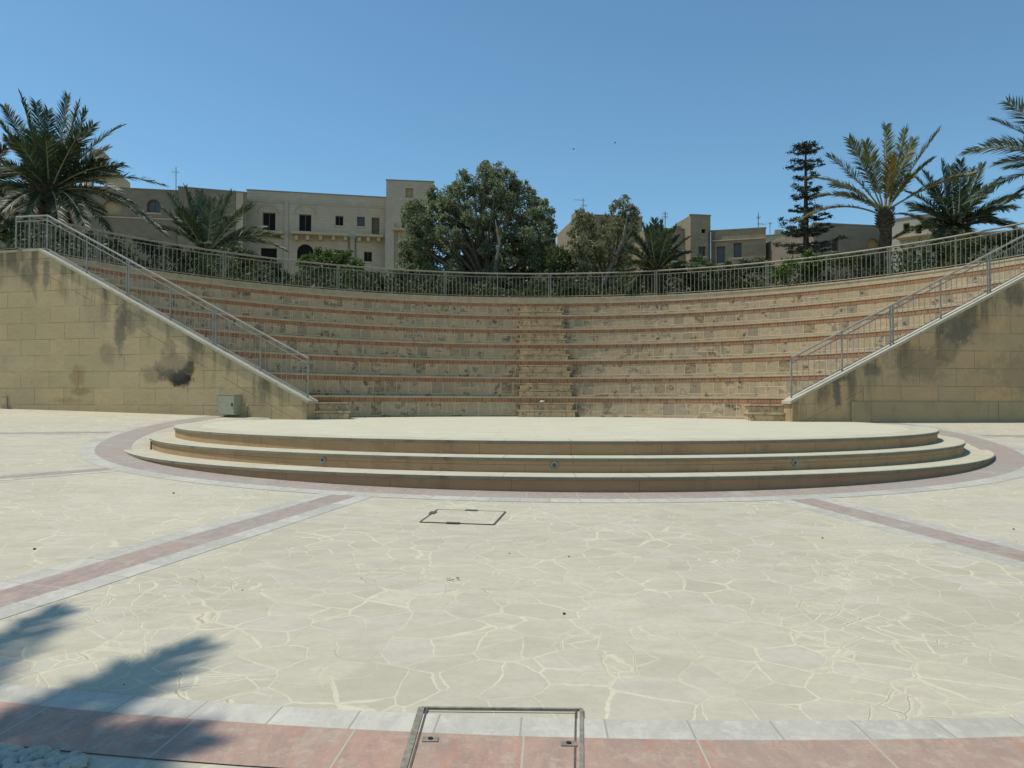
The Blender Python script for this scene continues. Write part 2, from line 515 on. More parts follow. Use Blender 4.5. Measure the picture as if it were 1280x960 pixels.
LIP_SHADE = m_plain('step_lip_shade', (0.077, 0.065, 0.046), (0.329, 0.268, 0.181), 0.95, 0.1, 0, 3)  # painted shadow line below the step slabs, broken up by noise
WALLCOP = m_coping('wall_coping_stone', (0.46, 0.42, 0.32), (0.37, 0.335, 0.25), (0.24, 0.21, 0.15), 0.5)
BLK = (0.02, 0.018, 0.015); GRY = (0.12, 0.11, 0.085); ORG = (0.30, 0.20, 0.08)
WALL_L = m_wall('sandstone_wall', (0.534, 0.404, 0.227), (0.501, 0.365, 0.190),
                [(3.5, 1.50, 0.42, 0.26, BLK, 0.95), (3.25, 1.72, 0.14, 0.36, BLK, 0.75), (3.75, 1.62, 0.55, 0.25, (0.05, 0.045, 0.035), 0.6), (3.75, 1.85, 0.6, 0.42, GRY, 0.45), (4.35, 1.62, 0.45, 0.28, GRY, 0.4), (5.35, 2.8, 0.24, 0.75, GRY, 0.7), (5.75, 2.15, 0.36, 0.36, GRY, 0.35), (5.0, 3.0, 0.5, 0.35, GRY, 0.45), (3.85, 2.3, 0.25, 0.3, GRY, 0.35),
                 (6.65, 1.55, 0.3, 0.35, ORG, 0.6), (6.6, 1.2, 0.4, 0.13, ORG, 0.7), (7.0, 0.95, 0.6, 0.1, ORG, 0.5), (7.75, 4.3, 0.16, 0.5, GRY, 0.6), (8.3, 4.3, 0.3, 0.5, GRY, 0.5)], 0.0)
WALL_R = m_wall('sandstone_wall_brown', (0.550, 0.367, 0.186), (0.511, 0.325, 0.161),
                [(1.1, 1.25, 0.13, 0.5, GRY, 0.8), (1.1, 1.55, 0.35, 0.16, GRY, 0.8), (2.0, 1.75, 0.3, 0.2, GRY, 0.6), (4.2, 2.75, 0.6, 0.45, GRY, 0.75), (3.9, 2.3, 0.4, 0.5, GRY, 0.45), (5.7, 3.6, 0.4, 0.35, GRY, 0.6),
                 (3.2, 1.9, 0.9, 0.5, (0.2, 0.165, 0.105), 0.6), (6.5, 1.7, 2.2, 0.7, (0.24, 0.185, 0.11), 0.5)], 4.4)
METAL = m_plain('galvanised_steel', (0.315, 0.300, 0.252), (0.231, 0.220, 0.189), 0.45, 0.5, 0.2)
METAL_B = m_plain('weathered_steel', (0.273, 0.260, 0.203), (0.200, 0.190, 0.149), 0.6, 0.4, 0.3)
IRON = m_plain('rusty_iron', (0.10, 0.09, 0.075), (0.17, 0.14, 0.11), 0.7, 0.3, 0.4, 20)
FRAMEM = m_plain('worn_steel_frame', (0.30, 0.28, 0.21), (0.17, 0.155, 0.12), 0.7, 0.3, 0.2, 25)
BOXP = m_plain('grey_green_paint', (0.380, 0.367, 0.246), (0.345, 0.336, 0.225), 0.5, 0.4)
BLACKP = m_plain('black_plastic', (0.02, 0.02, 0.02), rough=0.5)
PANE = m_plain('dark_window_glass', (0.010, 0.010, 0.010), (0.016, 0.015, 0.014), 0.6, 0.12)
ROOFCAP = m_plain('roof_edge_stone', (0.25, 0.215, 0.16), (0.19, 0.16, 0.12), 0.9, 0.15, 0, 2)
PANE_G = m_plain('grey_window_glass', (0.05, 0.052, 0.055), (0.08, 0.08, 0.08), 0.3, 0.5)
SHUT = m_plain('faded_wood', (0.16, 0.14, 0.11), (0.10, 0.09, 0.075), 0.8, 0.2)
SOIL = m_plain('bounce_garden_ground', (0.34, 0.30, 0.22), (0.26, 0.23, 0.16), 0.95, 0.1, 0, 1.5)  # garden tone made pale to bounce fill light onto the facades
LIGHTRING = m_plain('light_bezel_steel', (0.30, 0.30, 0.26), (0.24, 0.24, 0.21), 0.4, 0.5, 0.6, 30)
FAC_A = m_facade('pale_limestone_facade', (0.448, 0.386, 0.297), (0.409, 0.342, 0.252), (0.308, 0.263, 0.202))
FAC_B = m_facade('grey_limestone_facade', (0.255, 0.215, 0.16), (0.22, 0.18, 0.13), (0.135, 0.115, 0.085))
FAC_C = m_facade('old_rendered_facade', (0.296, 0.247, 0.164), (0.256, 0.205, 0.133), (0.152, 0.125, 0.084), jointk=0.2)
FAC_D = m_facade('cream_facade', (0.486, 0.408, 0.269), (0.450, 0.370, 0.234), (0.342, 0.288, 0.195))
FAC_W = m_facade('whitewashed_facade', (0.387, 0.361, 0.304), (0.333, 0.310, 0.257), (0.243, 0.224, 0.183), (0.8, 0.3), 0.12)
TRIM = m_plain('stone_trim', (0.450, 0.378, 0.250), (0.387, 0.323, 0.207), 0.9, 0.15, 0, 2)
FADED = m_plain('yellow_stone', (0.42, 0.32, 0.17), (0.38, 0.28, 0.14), 0.9, 0.15)

# ------------------------------------------------------------------ world, sun
SUN = V(-0.46, 0.02, 1.0).normalized()
EL = math.asin(SUN.z)
AZ = math.atan2(SUN.x, SUN.y)
w = bpy.data.worlds.new('World'); sc.world = w; w.use_nodes = True
nt = w.node_tree
bg = nt.nodes['Background']
sky = nt.nodes.new('ShaderNodeTexSky'); sky.sky_type = 'NISHITA'; sky.sun_disc = False
sky.sun_elevation = EL; sky.sun_rotation = AZ
sky.altitude = 60; sky.air_density = 1.0; sky.dust_density = 0.15; sky.ozone_density = 2.2
wb = nt.nodes.new('ShaderNodeMix'); wb.data_type = 'RGBA'; wb.blend_type = 'MULTIPLY'; wb.inputs['Factor'].default_value = 1.0
wb.inputs[7].default_value = (0.88, 1.17, 1.17, 1)          # the camera's slightly green white balance
nt.links.new(sky.outputs[0], wb.inputs[6]); nt.links.new(wb.outputs[2], bg.inputs[0]); bg.inputs[1].default_value = 0.115
ld = bpy.data.lights.new('sun', 'SUN'); ld.energy = 3.9; ld.angle = R(0.55); ld.color = (1.0, 0.935, 0.82)
lo = bpy.data.objects.new('sun', ld); COL.objects.link(lo)
lo.rotation_euler = (-SUN).to_track_quat('-Z', 'Y').to_euler(); lo.location = (-20, 10, 40)
sc.view_settings.view_transform = 'Standard'; sc.view_settings.look = 'None'
sc.view_settings.exposure = 0.0; sc.view_settings.gamma = 1.0
sc.cycles.max_bounces = 6; sc.cycles.diffuse_bounces = 3; sc.cycles.glossy_bounces = 2; sc.cycles.transmission_bounces = 3
sc.cycles.use_denoising = True

cd = bpy.data.cameras.new('camera'); cam = bpy.data.objects.new('camera', cd); COL.objects.link(cam)
cd.sensor_width = 36; cd.lens = 27.0; cd.clip_start = 0.05; cd.clip_end = 3000
cam.matrix_world = Matrix.Translation(CAM) @ CM.to_4x4()
sc.camera = cam

# ------------------------------------------------------------------ the setting: plaza ground and paving bands
SX, SY = 0.63, 16.5                        # stage centre
R0, R1, R2 = 7.32, 7.70, 8.10
Q = 0.175
TX, TY, RIN = 0.5, 15.3, 7.3              # centre and first radius of the seating tiers
ZB = 0.52; H = 0.6; T = 1.08; NT = 7
ZTOP = ZB + NT * H


def ground():
    xs = [-600, -200, -80, -45, -30] + [x * 0.75 for x in range(-33, 34)] + [30, 45, 80, 200, 600]
    ys = [-600, -150, -40, -15] + [y * 0.5 for y in range(-12, 48)] + [27, 35, 60, 150, 900]
    m = MB()
    def hollow(x, y):
        if math.hypot(x - 0.8, y - 16.5) < 6.9:
            return 1.2
        bl = (x + 5.03) * 0.256 + (y - 18.2) * 0.967; br = -(x - 6.4) * 0.123 + (y - 18.0) * 0.992
        return 1.2 if min(bl, br) > 1.15 and y < 60 else 0.0
    v = [(x, y, gz(x, y) - hollow(x, y)) for y in ys for x in xs]
    nx = len(xs)
    m.v = v
    for j in range(len(ys) - 1):
        for i in range(nx - 1):
            a = j * nx + i
            m.f.append((a, a + 1, a + nx + 1, a + nx)); m.uv.append([(v[k][0], v[k][1]) for k in m.f[-1]]); m.m.append(0)
    o = m.build('ground', PAVING, smooth=True)
    tag(o, kind='structure')


ground()


def ring(name, ra, rb, mat, lift, a0=-PI, a1=PI, n=150):
    m = MB()
    def P(r, a):
        x = SX + r * math.sin(a); y = SY - r * math.cos(a)
        return V(x, y, gz(x, y) + lift)
    for i in range(n):
        a, b = a0 + (a1 - a0) * i / n, a0 + (a1 - a0) * (i + 1) / n
        m.face([P(rb, a), P(rb, b), P(ra, b), P(ra, a)], uv=[(rb * a, 0.3 + rb), (rb * b, 0.3 + rb), (rb * b, 0.3 + ra), (rb * a, 0.3 + ra)])
    return tag(m.build(name, mat, smooth=True), kind='structure')


ring('paving_ring', 8.0, 8.54, REDRING, 0.003)
ring('paving_border_ring', 8.54, 8.78, WHITE, 0.003)
RO = 13.62
ring('paving_border_ring', RO, RO + 0.15, WHITE, 0.005, -1.2, 1.2, 110)
ring('paving_ring', RO + 0.15, RO + 0.44, RED, 0.005, -1.2, 1.2, 110)


def spoke(deg, ra, rb):
    a = R(deg); d = V(math.sin(a), -math.cos(a), 0); s = V(math.cos(a), math.sin(a), 0)
    n = 24
    for (nm, s0, s1, mat) in (('paving_band', -0.15, 0.15, BROWNB), ('paving_border_band', -0.33, -0.15, WHITE), ('paving_border_band', 0.15, 0.33, WHITE)):
        m = MB()
        for i in range(n):
            r0 = ra + (rb - ra) * i / n; r1 = ra + (rb - ra) * (i + 1) / n
            q = []
            for r, t in ((r0, s0), (r0, s1), (r1, s1), (r1, s0)):
                p = V(SX, SY, 0) + d * r + s * t
                q.append(V(p.x, p.y, gz(p.x, p.y) + 0.003))
            m.face(q, uv=[(r0, s0 + 1), (r0, s1 + 1), (r1, s1 + 1), (r1, s0 + 1)])
            dn = V(0, 0, 0.012)
            if nm == 'paving_border_band':
                e0, e1 = (q[0], q[3]) if s0 < 0 else (q[1], q[2])
                m.face([e0, e1, e1 - dn, e0 - dn], uv=[(r0, 1.02), (r1, 1.02), (r1, 1.03), (r0, 1.03)])
        tag(m.build(nm, mat, smooth=True), kind='structure')


def pix_angle(px, py):
    p = gnd(px, py); return math.degrees(math.atan2(p.x - SX, SY - p.y))


SPK = [(pix_angle(330, 648) + pix_angle(100, 722)) / 2, (pix_angle(1060, 637) + pix_angle(1220, 684)) / 2,
       pix_angle(40, 594), pix_angle(40, 541.5), pix_angle(1272, 588), pix_angle(1275, 545.5)]
print('SPOKES', SPK)
for k, a in enumerate(SPK):
    spoke(a, 8.78, RO if k < 2 else 24.0)

# pebbles set in cement beyond the outer ring
pb = MB()
PA0, PA1 = R(pix_angle(-60, 950)), R(pix_angle(112, 950))
for i in range(420):
    a = random.uniform(PA0, PA1); r = random.uniform(RO + 0.47, RO + 0.90)
    x = SX + r * math.sin(a); y = SY - r * math.cos(a)
    z = gz(x, y) + 0.008
    ca, sa = math.cos(i * 1.7), math.sin(i * 1.7); L, W = random.uniform(.025, .045), random.uniform(.014, .024)
    ringp = []
    for (rr, hh) in ((1.0, 0.0), (0.85, 0.55), (0.45, 0.9)):
        ringp.append([V(x + ca * L * rr * math.cos(t) - sa * W * rr * math.sin(t), y + sa * L * rr * math.cos(t) + ca * W * rr * math.sin(t), z + hh * W) for t in [k * PI / 4 for k in range(8)]])
    for A, B in ((ringp[0], ringp[1]), (ringp[1], ringp[2])):
        for k in range(8):
            pb.face([A[k], A[(k + 1) % 8], B[(k + 1) % 8], B[k]])
    pb.face(ringp[2])
PEB = m_plain('pebble_stone', (0.462, 0.443, 0.360), (0.330, 0.313, 0.250), 0.7, 0.3, 0, 14)
tag(pb.build('pebbles', PEB, smooth=True), kind='stuff')

# garden behind the tiers: ground retained by the walls
LW_A, LW_B = V(-5.03, 18.2, 0), V(-12.76, 20.24, 0)
RW_A, RW_B = V(6.40, 18.0, 0), V(14.1, 18.95, 0)


def garden():
    m = MB(); n = 60
    aL = math.atan2(LW_B.x - TX, LW_B.y - TY); aR = math.atan2(RW_B.x - TX, RW_B.y - TY)
    rad = [15.0, 22, 40, 90, 300, 900]
    def P(r, a):
        return V(TX + r * math.sin(a), TY + r * math.cos(a), 4.75 + (0 if r < 40 else 0.0))
    for i in range(n):
        a, b = aL + (aR - aL) * i / n, aL + (aR - aL) * (i + 1) / n
        for r, s in zip(rad, rad[1:]):
            m.face([P(r, a), P(s, a), P(s, b), P(r, b)][::-1])
    tag(m.build('garden_terrain', SOIL), kind='structure')


garden()

# ------------------------------------------------------------------ round stage
stage = thing('round_stage', 'low round stone stage with three curved steps in the middle of the plaza', 'stage', (SX, SY, 0))


def circ(cx, cy, r, a, z):
    return V(cx + r * math.sin(a), cy - r * math.cos(a), z)


def disc_step(rad, inner, z0, z1, mat_r):
    m = MB(); n = 160; sl = 0.045; A0 = -PI; A1 = PI
    for i in range(n):
        a, b = A0 + (A1 - A0) * i / n, A0 + (A1 - A0) * (i + 1) / n
        m.face([circ(SX, SY, rad, a, z0), circ(SX, SY, rad, b, z0), circ(SX, SY, rad, b, z1 - sl), circ(SX, SY, rad, a, z1 - sl)],
               uv=[(rad * a, z0), (rad * b, z0), (rad * b, z1), (rad * a, z1)])
    st = m.build('step', mat_r, stage)
    m = MB(); ro = rad + 0.022; ch = 0.008
    for i in range(n):
        a, b = A0 + (A1 - A0) * i / n, A0 + (A1 - A0) * (i + 1) / n
        C = lambda r, t, z: circ(SX, SY, r, t, z)
        uvb = lambda v0, v1: [(rad * a, v0), (rad * b, v0), (rad * b, v1), (rad * a, v1)]
        m.face([C(rad - .02, a, z1 - sl), C(rad - .02, b, z1 - sl), C(ro, b, z1 - sl), C(ro, a, z1 - sl)][::-1], uv=uvb(0, .05))
        m.face([C(ro, a, z1 - sl), C(ro, b, z1 - sl), C(ro, b, z1 - ch), C(ro, a, z1 - ch)], uv=uvb(0, .05), m=1)
        m.face([C(ro, a, z1 - ch), C(ro, b, z1 - ch), C(ro - ch, b, z1), C(ro - ch, a, z1)], uv=uvb(.05, .06))
        if inner > 0:
            m.face([C(ro - ch, a, z1), C(ro - ch, b, z1), C(inner, b, z1), C(inner, a, z1)], uv=uvb(.06, .5))
        else:
            m.face([C(ro - ch, a, z1), C(ro - ch, b, z1), C(6.9, b, z1), C(6.9, a, z1)], uv=uvb(.06, .5))
    m.build('nosing', [NOSING, NOSEF], st)
    return st


s3 = disc_step(R2, R1 - 0.05, -0.4, Q, RISER_LOW)
s2 = disc_step(R1, R0 - 0.05, 0.05, 2 * Q, RISER_TOP)
s1 = disc_step(R0, 0, 0.2, 3 * Q, RISER_TOP)
m = MB(); n = 96
for i in range(n):
    a, b = 2 * PI * i / n, 2 * PI * (i + 1) / n
    m.face([circ(SX, SY, 6.9, a, 3 * Q), circ(SX, SY, 6.9, b, 3 * Q), V(SX, SY, 3 * Q)])
m.build('stage_floor', FLOOR, stage)
for (px) in (403, 693, 993):
    # small round light recessed in the middle riser
    best = min(np.linspace(-1.4, 1.4, 1401), key=lambda a: abs((lambda p: 640 + F * (CM.transposed() @ (p - CAM)).x / -(CM.transposed() @ (p - CAM)).z)(circ(SX, SY, R1, a, .27)) - px))
    c = circ(SX, SY, R1, best, 0.262); nrm = V(math.sin(best), -math.cos(best), 0); sd = V(nrm.y, -nrm.x, 0)
    m = MB()
    def lp(r, t, o):
        return c + sd * r * math.cos(t) + V(0, 0, 1) * r * math.sin(t) + nrm * o
    for k in range(20):
        t, u = 2 * PI * k / 20, 2 * PI * (k + 1) / 20
        m.face([lp(.048, t, 0), lp(.048, u, 0), lp(.042, u, .014), lp(.042, t, .014)][::-1])
        m.face([lp(.042, t, .014), lp(.042, u, .014), lp(.024, u, .010), lp(.024, t, .010)][::-1])
    li = m.build('step_light', LIGHTRING, stage, smooth=True)
    m = MB()
    for k in range(20):
        t, u = 2 * PI * k / 20, 2 * PI * (k + 1) / 20
        m.face([lp(.025, t, .009), lp(.025, u, .009), lp(0, 0, .012)][::-1])
    m.build('lens', PANE_G, li, smooth=True)
# small bent pipe on the left of the middle riser
aa = -1.02
c = circ(SX, SY, R1 + 0.04, aa, 0.18); nn = V(math.sin(aa), -math.cos(aa), 0)
m = MB(); m.tube([c, c + V(0, 0, .13), c + V(0, 0, .15) - nn * .03], .016, 8)
m.build('drain_pipe', METAL_B, stage, smooth=True)

# ------------------------------------------------------------------ seating terrace
terr = thing('seating_terrace', 'curved stone seating of seven tiers with red brick bands behind the stage', 'amphitheatre', (TX, TY + RIN, ZB))
A_L, A_R = R(-71.0), R(74.5)             # angular ends (inside the walls)


def tp(r, a, z):
    return V(TX + r * math.sin(a), TY + r * math.cos(a), z)


def arc_face(m, r, a0, a1, z0, z1, n, mi=0):
    for i in range(n):
        a, b = a0 + (a1 - a0) * i / n, a0 + (a1 - a0) * (i + 1) / n
        m.face([tp(r, b, z0), tp(r, a, z0), tp(r, a, z1), tp(r, b, z1)][::-1], uv=[(r * b, z0), (r * a, z0), (r * a, z1), (r * b, z1)][::-1], m=mi)


def arc_top(m, ra, rb, a0, a1, z, n, flip=False):
    for i in range(n):
        a, b = a0 + (a1 - a0) * i / n, a0 + (a1 - a0) * (i + 1) / n
        q = [tp(ra, a, z), tp(rb, a, z), tp(rb, b, z), tp(ra, b, z)]
        u = [(ra * a, ra), (ra * a, rb), (ra * b, rb), (ra * b, ra)]
        if not flip:
            q = q[::-1]; u = u[::-1]
        m.face(q, uv=u)


def wall_angle(r, P, D):
    """angle at which the circle of radius r meets the wall's centre line"""
    x0, y0 = P.x - TX, P.y - TY
    b = x0 * D.x + y0 * D.y; c = x0 * x0 + y0 * y0 - r * r
    t = -b + math.sqrt(max(0, b * b - c))
    return math.atan2(x0 + t * D.x, y0 + t * D.y)


DL = (LW_B - LW_A).normalized(); DR = (RW_B - RW_A).normalized()
NL = V(DL.y, -DL.x, 0); NL = NL if NL.y > 0 else -NL        # into the terrace
NR = V(DR.y, -DR.x, 0); NR = NR if NR.y > 0 else -NR
WT = 0.42
ENDS = []
for k in range(NT + 1):
    r = RIN + k * T
    ENDS.append((wall_angle(r, LW_A + NL * 0.2, DL), wall_angle(r, RW_A + NR * 0.2, DR)))
NSEG = 90
for k in range(NT):
    r = RIN + k * T; z = ZB + k * H - 0.02; a0, a1 = ENDS[k]
    zt = ZB + (k + 1) * H
    m = MB(); arc_face(m, r, a0, a1, z, zt - 0.165, NSEG)
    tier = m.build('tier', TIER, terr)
    m = MB(); arc_face(m, r - 0.004, a0, a1, zt - 0.165, zt - 0.052, NSEG); arc_top(m, r - 0.008, r + .05, a0, a1, zt - .165, NSEG, True)
    m.build('brick_course', BRICK, tier)
    m = MB(); nose = r - 0.018; back = r + T + 0.05
    arc_face(m, nose, a0, a1, zt - 0.052, zt, NSEG); arc_top(m, nose, back, a0, a1, zt, NSEG); arc_top(m, nose, r + .02, a0, a1, zt - .052, NSEG, True)
    m.build('coping', COPING, tier)
# upper kerb that carries the railing
RK = RIN + NT * T - 0.15
kz = 5.03
m = MB(); a0, a1 = ENDS[NT]
a0 -= 0.02; a1 += 0.01
arc_face(m, RK, a0, a1, ZTOP - 0.05, kz - .05, NSEG); arc_face(m, RK - .02, a0, a1, kz - .05, kz, NSEG)
arc_top(m, RK - .02, RK + .75, a0, a1, kz, NSEG); arc_top(m, RK - .02, RK + .05, a0, a1, kz - .05, NSEG, True)
m.build('upper_kerb', COPING, terr)

# stairs: two extra steps in front of every tier
def stair(name, quads):
    st = None
    for k in range(NT):
        for j in range(2):
            zt = ZB + k * H + 0.205 * (j + 1); z0 = ZB + k * H - 0.02
            poly = quads(k, j)
            m = MB()
            n = len(poly); cx = sum(p.x for p in poly) / n; cy = sum(p.y for p in poly) / n
            ins = [V(p.x + (cx - p.x) / max(.01, math.hypot(cx - p.x, cy - p.y)) * .055, p.y + (cy - p.y) / max(.01, math.hypot(cx - p.x, cy - p.y)) * .055, 0) for p in poly]
            m.face([V(p.x, p.y, zt) for p in poly])
            m.face([V(p.x, p.y, zt - .045) for p in reversed(poly)])
            for i in range(n):
                a, b = poly[i], poly[(i + 1) % n]
                m.face([V(a.x, a.y, zt - .045), V(b.x, b.y, zt - .045), V(b.x, b.y, zt), V(a.x, a.y, zt)])
                a, b = ins[i], ins[(i + 1) % n]
                m.face([V(a.x, a.y, z0), V(b.x, b.y, z0), V(b.x, b.y, zt - .062), V(a.x, a.y, zt - .062)])
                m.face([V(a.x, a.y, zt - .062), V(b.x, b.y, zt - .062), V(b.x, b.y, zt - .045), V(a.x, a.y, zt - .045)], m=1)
            if st is None:
                st = m.build(name, [AISLE, LIP_SHADE], terr)
            else:
                m.build('step', [AISLE, LIP_SHADE], st)
    return st


def aisle_q(k, j):
    r = RIN + k * T; f = TY + math.sqrt(r * r - 0.3 ** 2) - (0.56 if j == 0 else 0.28)
    jit = 0.012 * ((k * 2 + j) % 3 - 1)
    w0, w1 = (0.0 - (.04 if j == 0 else 0) + jit, 1.62 + (.05 if j == 0 else 0) - jit)
    back = TY + r + 0.01
    return [V(w0, f, 0), V(w1, f, 0), V(w1, back - .06, 0), V(w0, back - .02, 0)]


stair('aisle_stair', aisle_q)


def side_q(P, D, N, sgn):
    def q(k, j):
        r = RIN + k * T
        a = wall_angle(r, P + N * WT, D)
        dth = 0.95 / r
        b = a - sgn * dth
        rf = r - (0.56 if j == 0 else 0.28)
        if k == 0 and j == 0:
            b -= sgn * 0.04
        if k == 0:
            e = V(-4.10, 18.75, 0) if sgn < 0 else V(5.55, 18.6, 0)
            back = tp(r + .02, math.atan2(e.x - TX, 3.6) , 0)
            dd = 0.0 if j == 0 else 0.32
            e = e + V(0.04 * j * sgn, dd, 0); s0 = P + D * (.02 + dd) + N * WT * .8
            pts = [s0, e, tp(r + .02, math.atan2(e.x - TX, 4.6), 0), tp(r + .02, a, 0)]
            return pts if sgn < 0 else pts[::-1]
        aw = wall_angle(rf, P + N * 0.25, D)
        pts = [tp(rf, aw, 0), tp(rf, (aw + b) / 2, 0), tp(rf, b, 0), tp(r + .02, b, 0), tp(r + .02, (a + b) / 2, 0), tp(r + .02, a + sgn * .03, 0)]
        if sgn > 0:
            pts = pts[::-1]
        return pts
    return q


stair('side_stair', side_q(LW_A, DL, NL, -1))
stair('side_stair', side_q(RW_A, DR, NR, 1))

# ------------------------------------------------------------------ retaining side walls
ZA_L, ZA_R, ZWT = 0.93, 0.96, 4.92


def side_wall(name, label, A, B, D, N, za, mat, far, flip):
    L = (B - A).length
    th = thing(name, label, 'wall', (A.x, A.y, 0.3))
    prof = [(0, za), (L, ZWT), (far, ZWT)]
    m = MB()
    fr = lambda u, z, o=0.0: A + D * u + N * o + V(0, 0, z)
    zs = -0.3
    def fc(pts, uv):
        m.face(pts if flip else pts[::-1], uv=uv if flip else uv[::-1])
    for (u0, z0), (u1, z1) in zip(prof, prof[1:]):
        fc([fr(u1, zs), fr(u0, zs), fr(u0, z0), fr(u1, z1)], [(u1, zs), (u0, zs), (u0, z0), (u1, z1)])
        fc([fr(u0, zs, WT), fr(u1, zs, WT), fr(u1, z1, WT), fr(u0, z0, WT)], [(u0, zs), (u1, zs), (u1, z1), (u0, z0)])
    fc([fr(0, zs), fr(0, zs, WT), fr(0, za, WT), fr(0, za)], [(0, zs), (WT, zs), (WT, za), (0, za)])
    m.build('wall_face', mat, th)
    # coping slab following the slope
    m = MB(); t = 0.07; ov = 0.035
    cp = [(-0.05, za - 0.02), (L, ZWT + 0.003), (far, ZWT + 0.003)]
    for (u0, z0), (u1, z1) in zip(cp, cp[1:]):
        a0, a1 = fr(u0, z0, -ov), fr(u1, z1, -ov); b0, b1 = fr(u0, z0, WT + ov), fr(u1, z1, WT + ov); up = V(0, 0, t)
        fc([a1, a0, a0 + up, a1 + up], [(u1, 0), (u0, 0), (u0, t), (u1, t)])
        fc([b0, b1, b1 + up, b0 + up], [(u0, 0), (u1, 0), (u1, t), (u0, t)])
        fc([a1 + up, a0 + up, b0 + up, b1 + up], [(u1, 0), (u0, 0), (u0, .4), (u1, .4)])
        fc([a0, a1, b1, b0], [(u0, 0), (u1, 0), (u1, .4), (u0, .4)])
    a0, b0 = fr(-.05, za - .02, -ov), fr(-.05, za - .02, WT + ov); up = V(0, 0, t)
    fc([a0, b0, b0 + up, a0 + up], [(0, 0), (.4, 0), (.4, t), (0, t)])
    m.build('coping', WALLCOP, th)
    return th


wl = side_wall('retaining_wall', 'sloping sandstone wall with black stain and a small grey box on its face', LW_A, LW_B, DL, NL, ZA_L, WALL_L, 60, True)
wr = side_wall('retaining_wall', 'sloping brownish sandstone wall with dark streaks and a low plinth, no box on it', RW_A, RW_B, DR, NR, ZA_R, WALL_R, 60, False)
# plinth along the foot of the brown wall
m = MB()
for (u0, u1) in ((1.45, 5.2), (5.21, 9.4), (9.41, 30)):
    M = Matrix.Translation(RW_A) @ Matrix(((DR.x, -NR.x, 0), (DR.y, -NR.y, 0), (0, 0, 1))).to_4x4()
    m.box((u0, 0.002, 0.1), (u1, 0.035, 1.0), M=M)
m.build('plinth', m_riser('plinth_stone', (0.400, 0.312, 0.181), (0.370, 0.274, 0.151), (0.200, 0.153, 0.092), 3.0, 7.0, 0.6), wr)
# coarser plinth on the stained wall
# ------------------------------------------------------------------ railings
def mesh_cyl(name, rad, z0, z1, mat, n=8):
    m = MB(); m.tube([V(0, 0, z0), V(0, 0, z1)], rad, n)
    return m


def slope_rail(label, A, B, D, N, za, start, extra, turn):
    L = (B - A).length
    th = thing('stair_railing', label, 'railing', tuple(A + D * start + N * .2 + V(0, 0, za)))
    C0 = A + N * 0.2
    def base(u):
        z = za + (ZWT - za) * min(u, L) / L + 0.055
        return C0 + D * u + V(0, 0, z)
    us = [start, L - 0.05, L + extra] if extra else [start, L - .05]
    def rail(h, r, name, mat):
        m = MB(); m.tube([base(u) + V(0, 0, h) for u in us], r, 8)
        m.build(name, mat, th, smooth=True)
    rail(0.97, 0.025, 'top_rail', METAL); rail(0.84, 0.014, 'middle_rail', METAL); rail(0.08, 0.014, 'bottom_rail', METAL)
    npan = 6
    pu = [start + (L - 0.05 - start) * i / npan for i in range(npan + 1)] + ([L + extra] if extra else [])
    mpost = MB(); mpost.box((-0.022, -0.012, 0), (0.022, 0.012, 0.92))
    proto = None
    cnt = 0
    for i, u in enumerate(pu):
        offs = (-0.035, 0.035) if (0 < i < npan and i % 2 == 0) else (0,)
        for o in offs:
            p = base(u + o)
            if proto is None:
                mm = MB(); mm.box((p.x - .016, p.y - .016, p.z), (p.x + .016, p.y + .016, p.z + .96))
                proto = mm.build('post', METAL, th, origin=p)
            else:
                copy_at(proto, th, p)
    bp = None; sp = 0.145
    for a, b in zip(pu, pu[1:]):
        k = max(2, int(round((b - a) / sp)))
        for j in range(1, k):
            p = base(a + (b - a) * j / k)
            if bp is None:
                mm = MB(); mm.tube([p + V(0, 0, .08), p + V(0, 0, .84)], 0.0075, 6); bp = mm.build('baluster', METAL, th, origin=p, smooth=True)
            else:
                copy_at(bp, th, p)
    return th


slope_rail('sloping grey metal railing on the stained wall below the big palm', LW_A, LW_B, DL, NL, ZA_L, 0.08, 1.0, True)
slope_rail('sloping grey metal railing on the brownish wall with the plinth', RW_A, RW_B, DR, NR, ZA_R, 0.08, 0.9, True)

RR = RK + 0.12


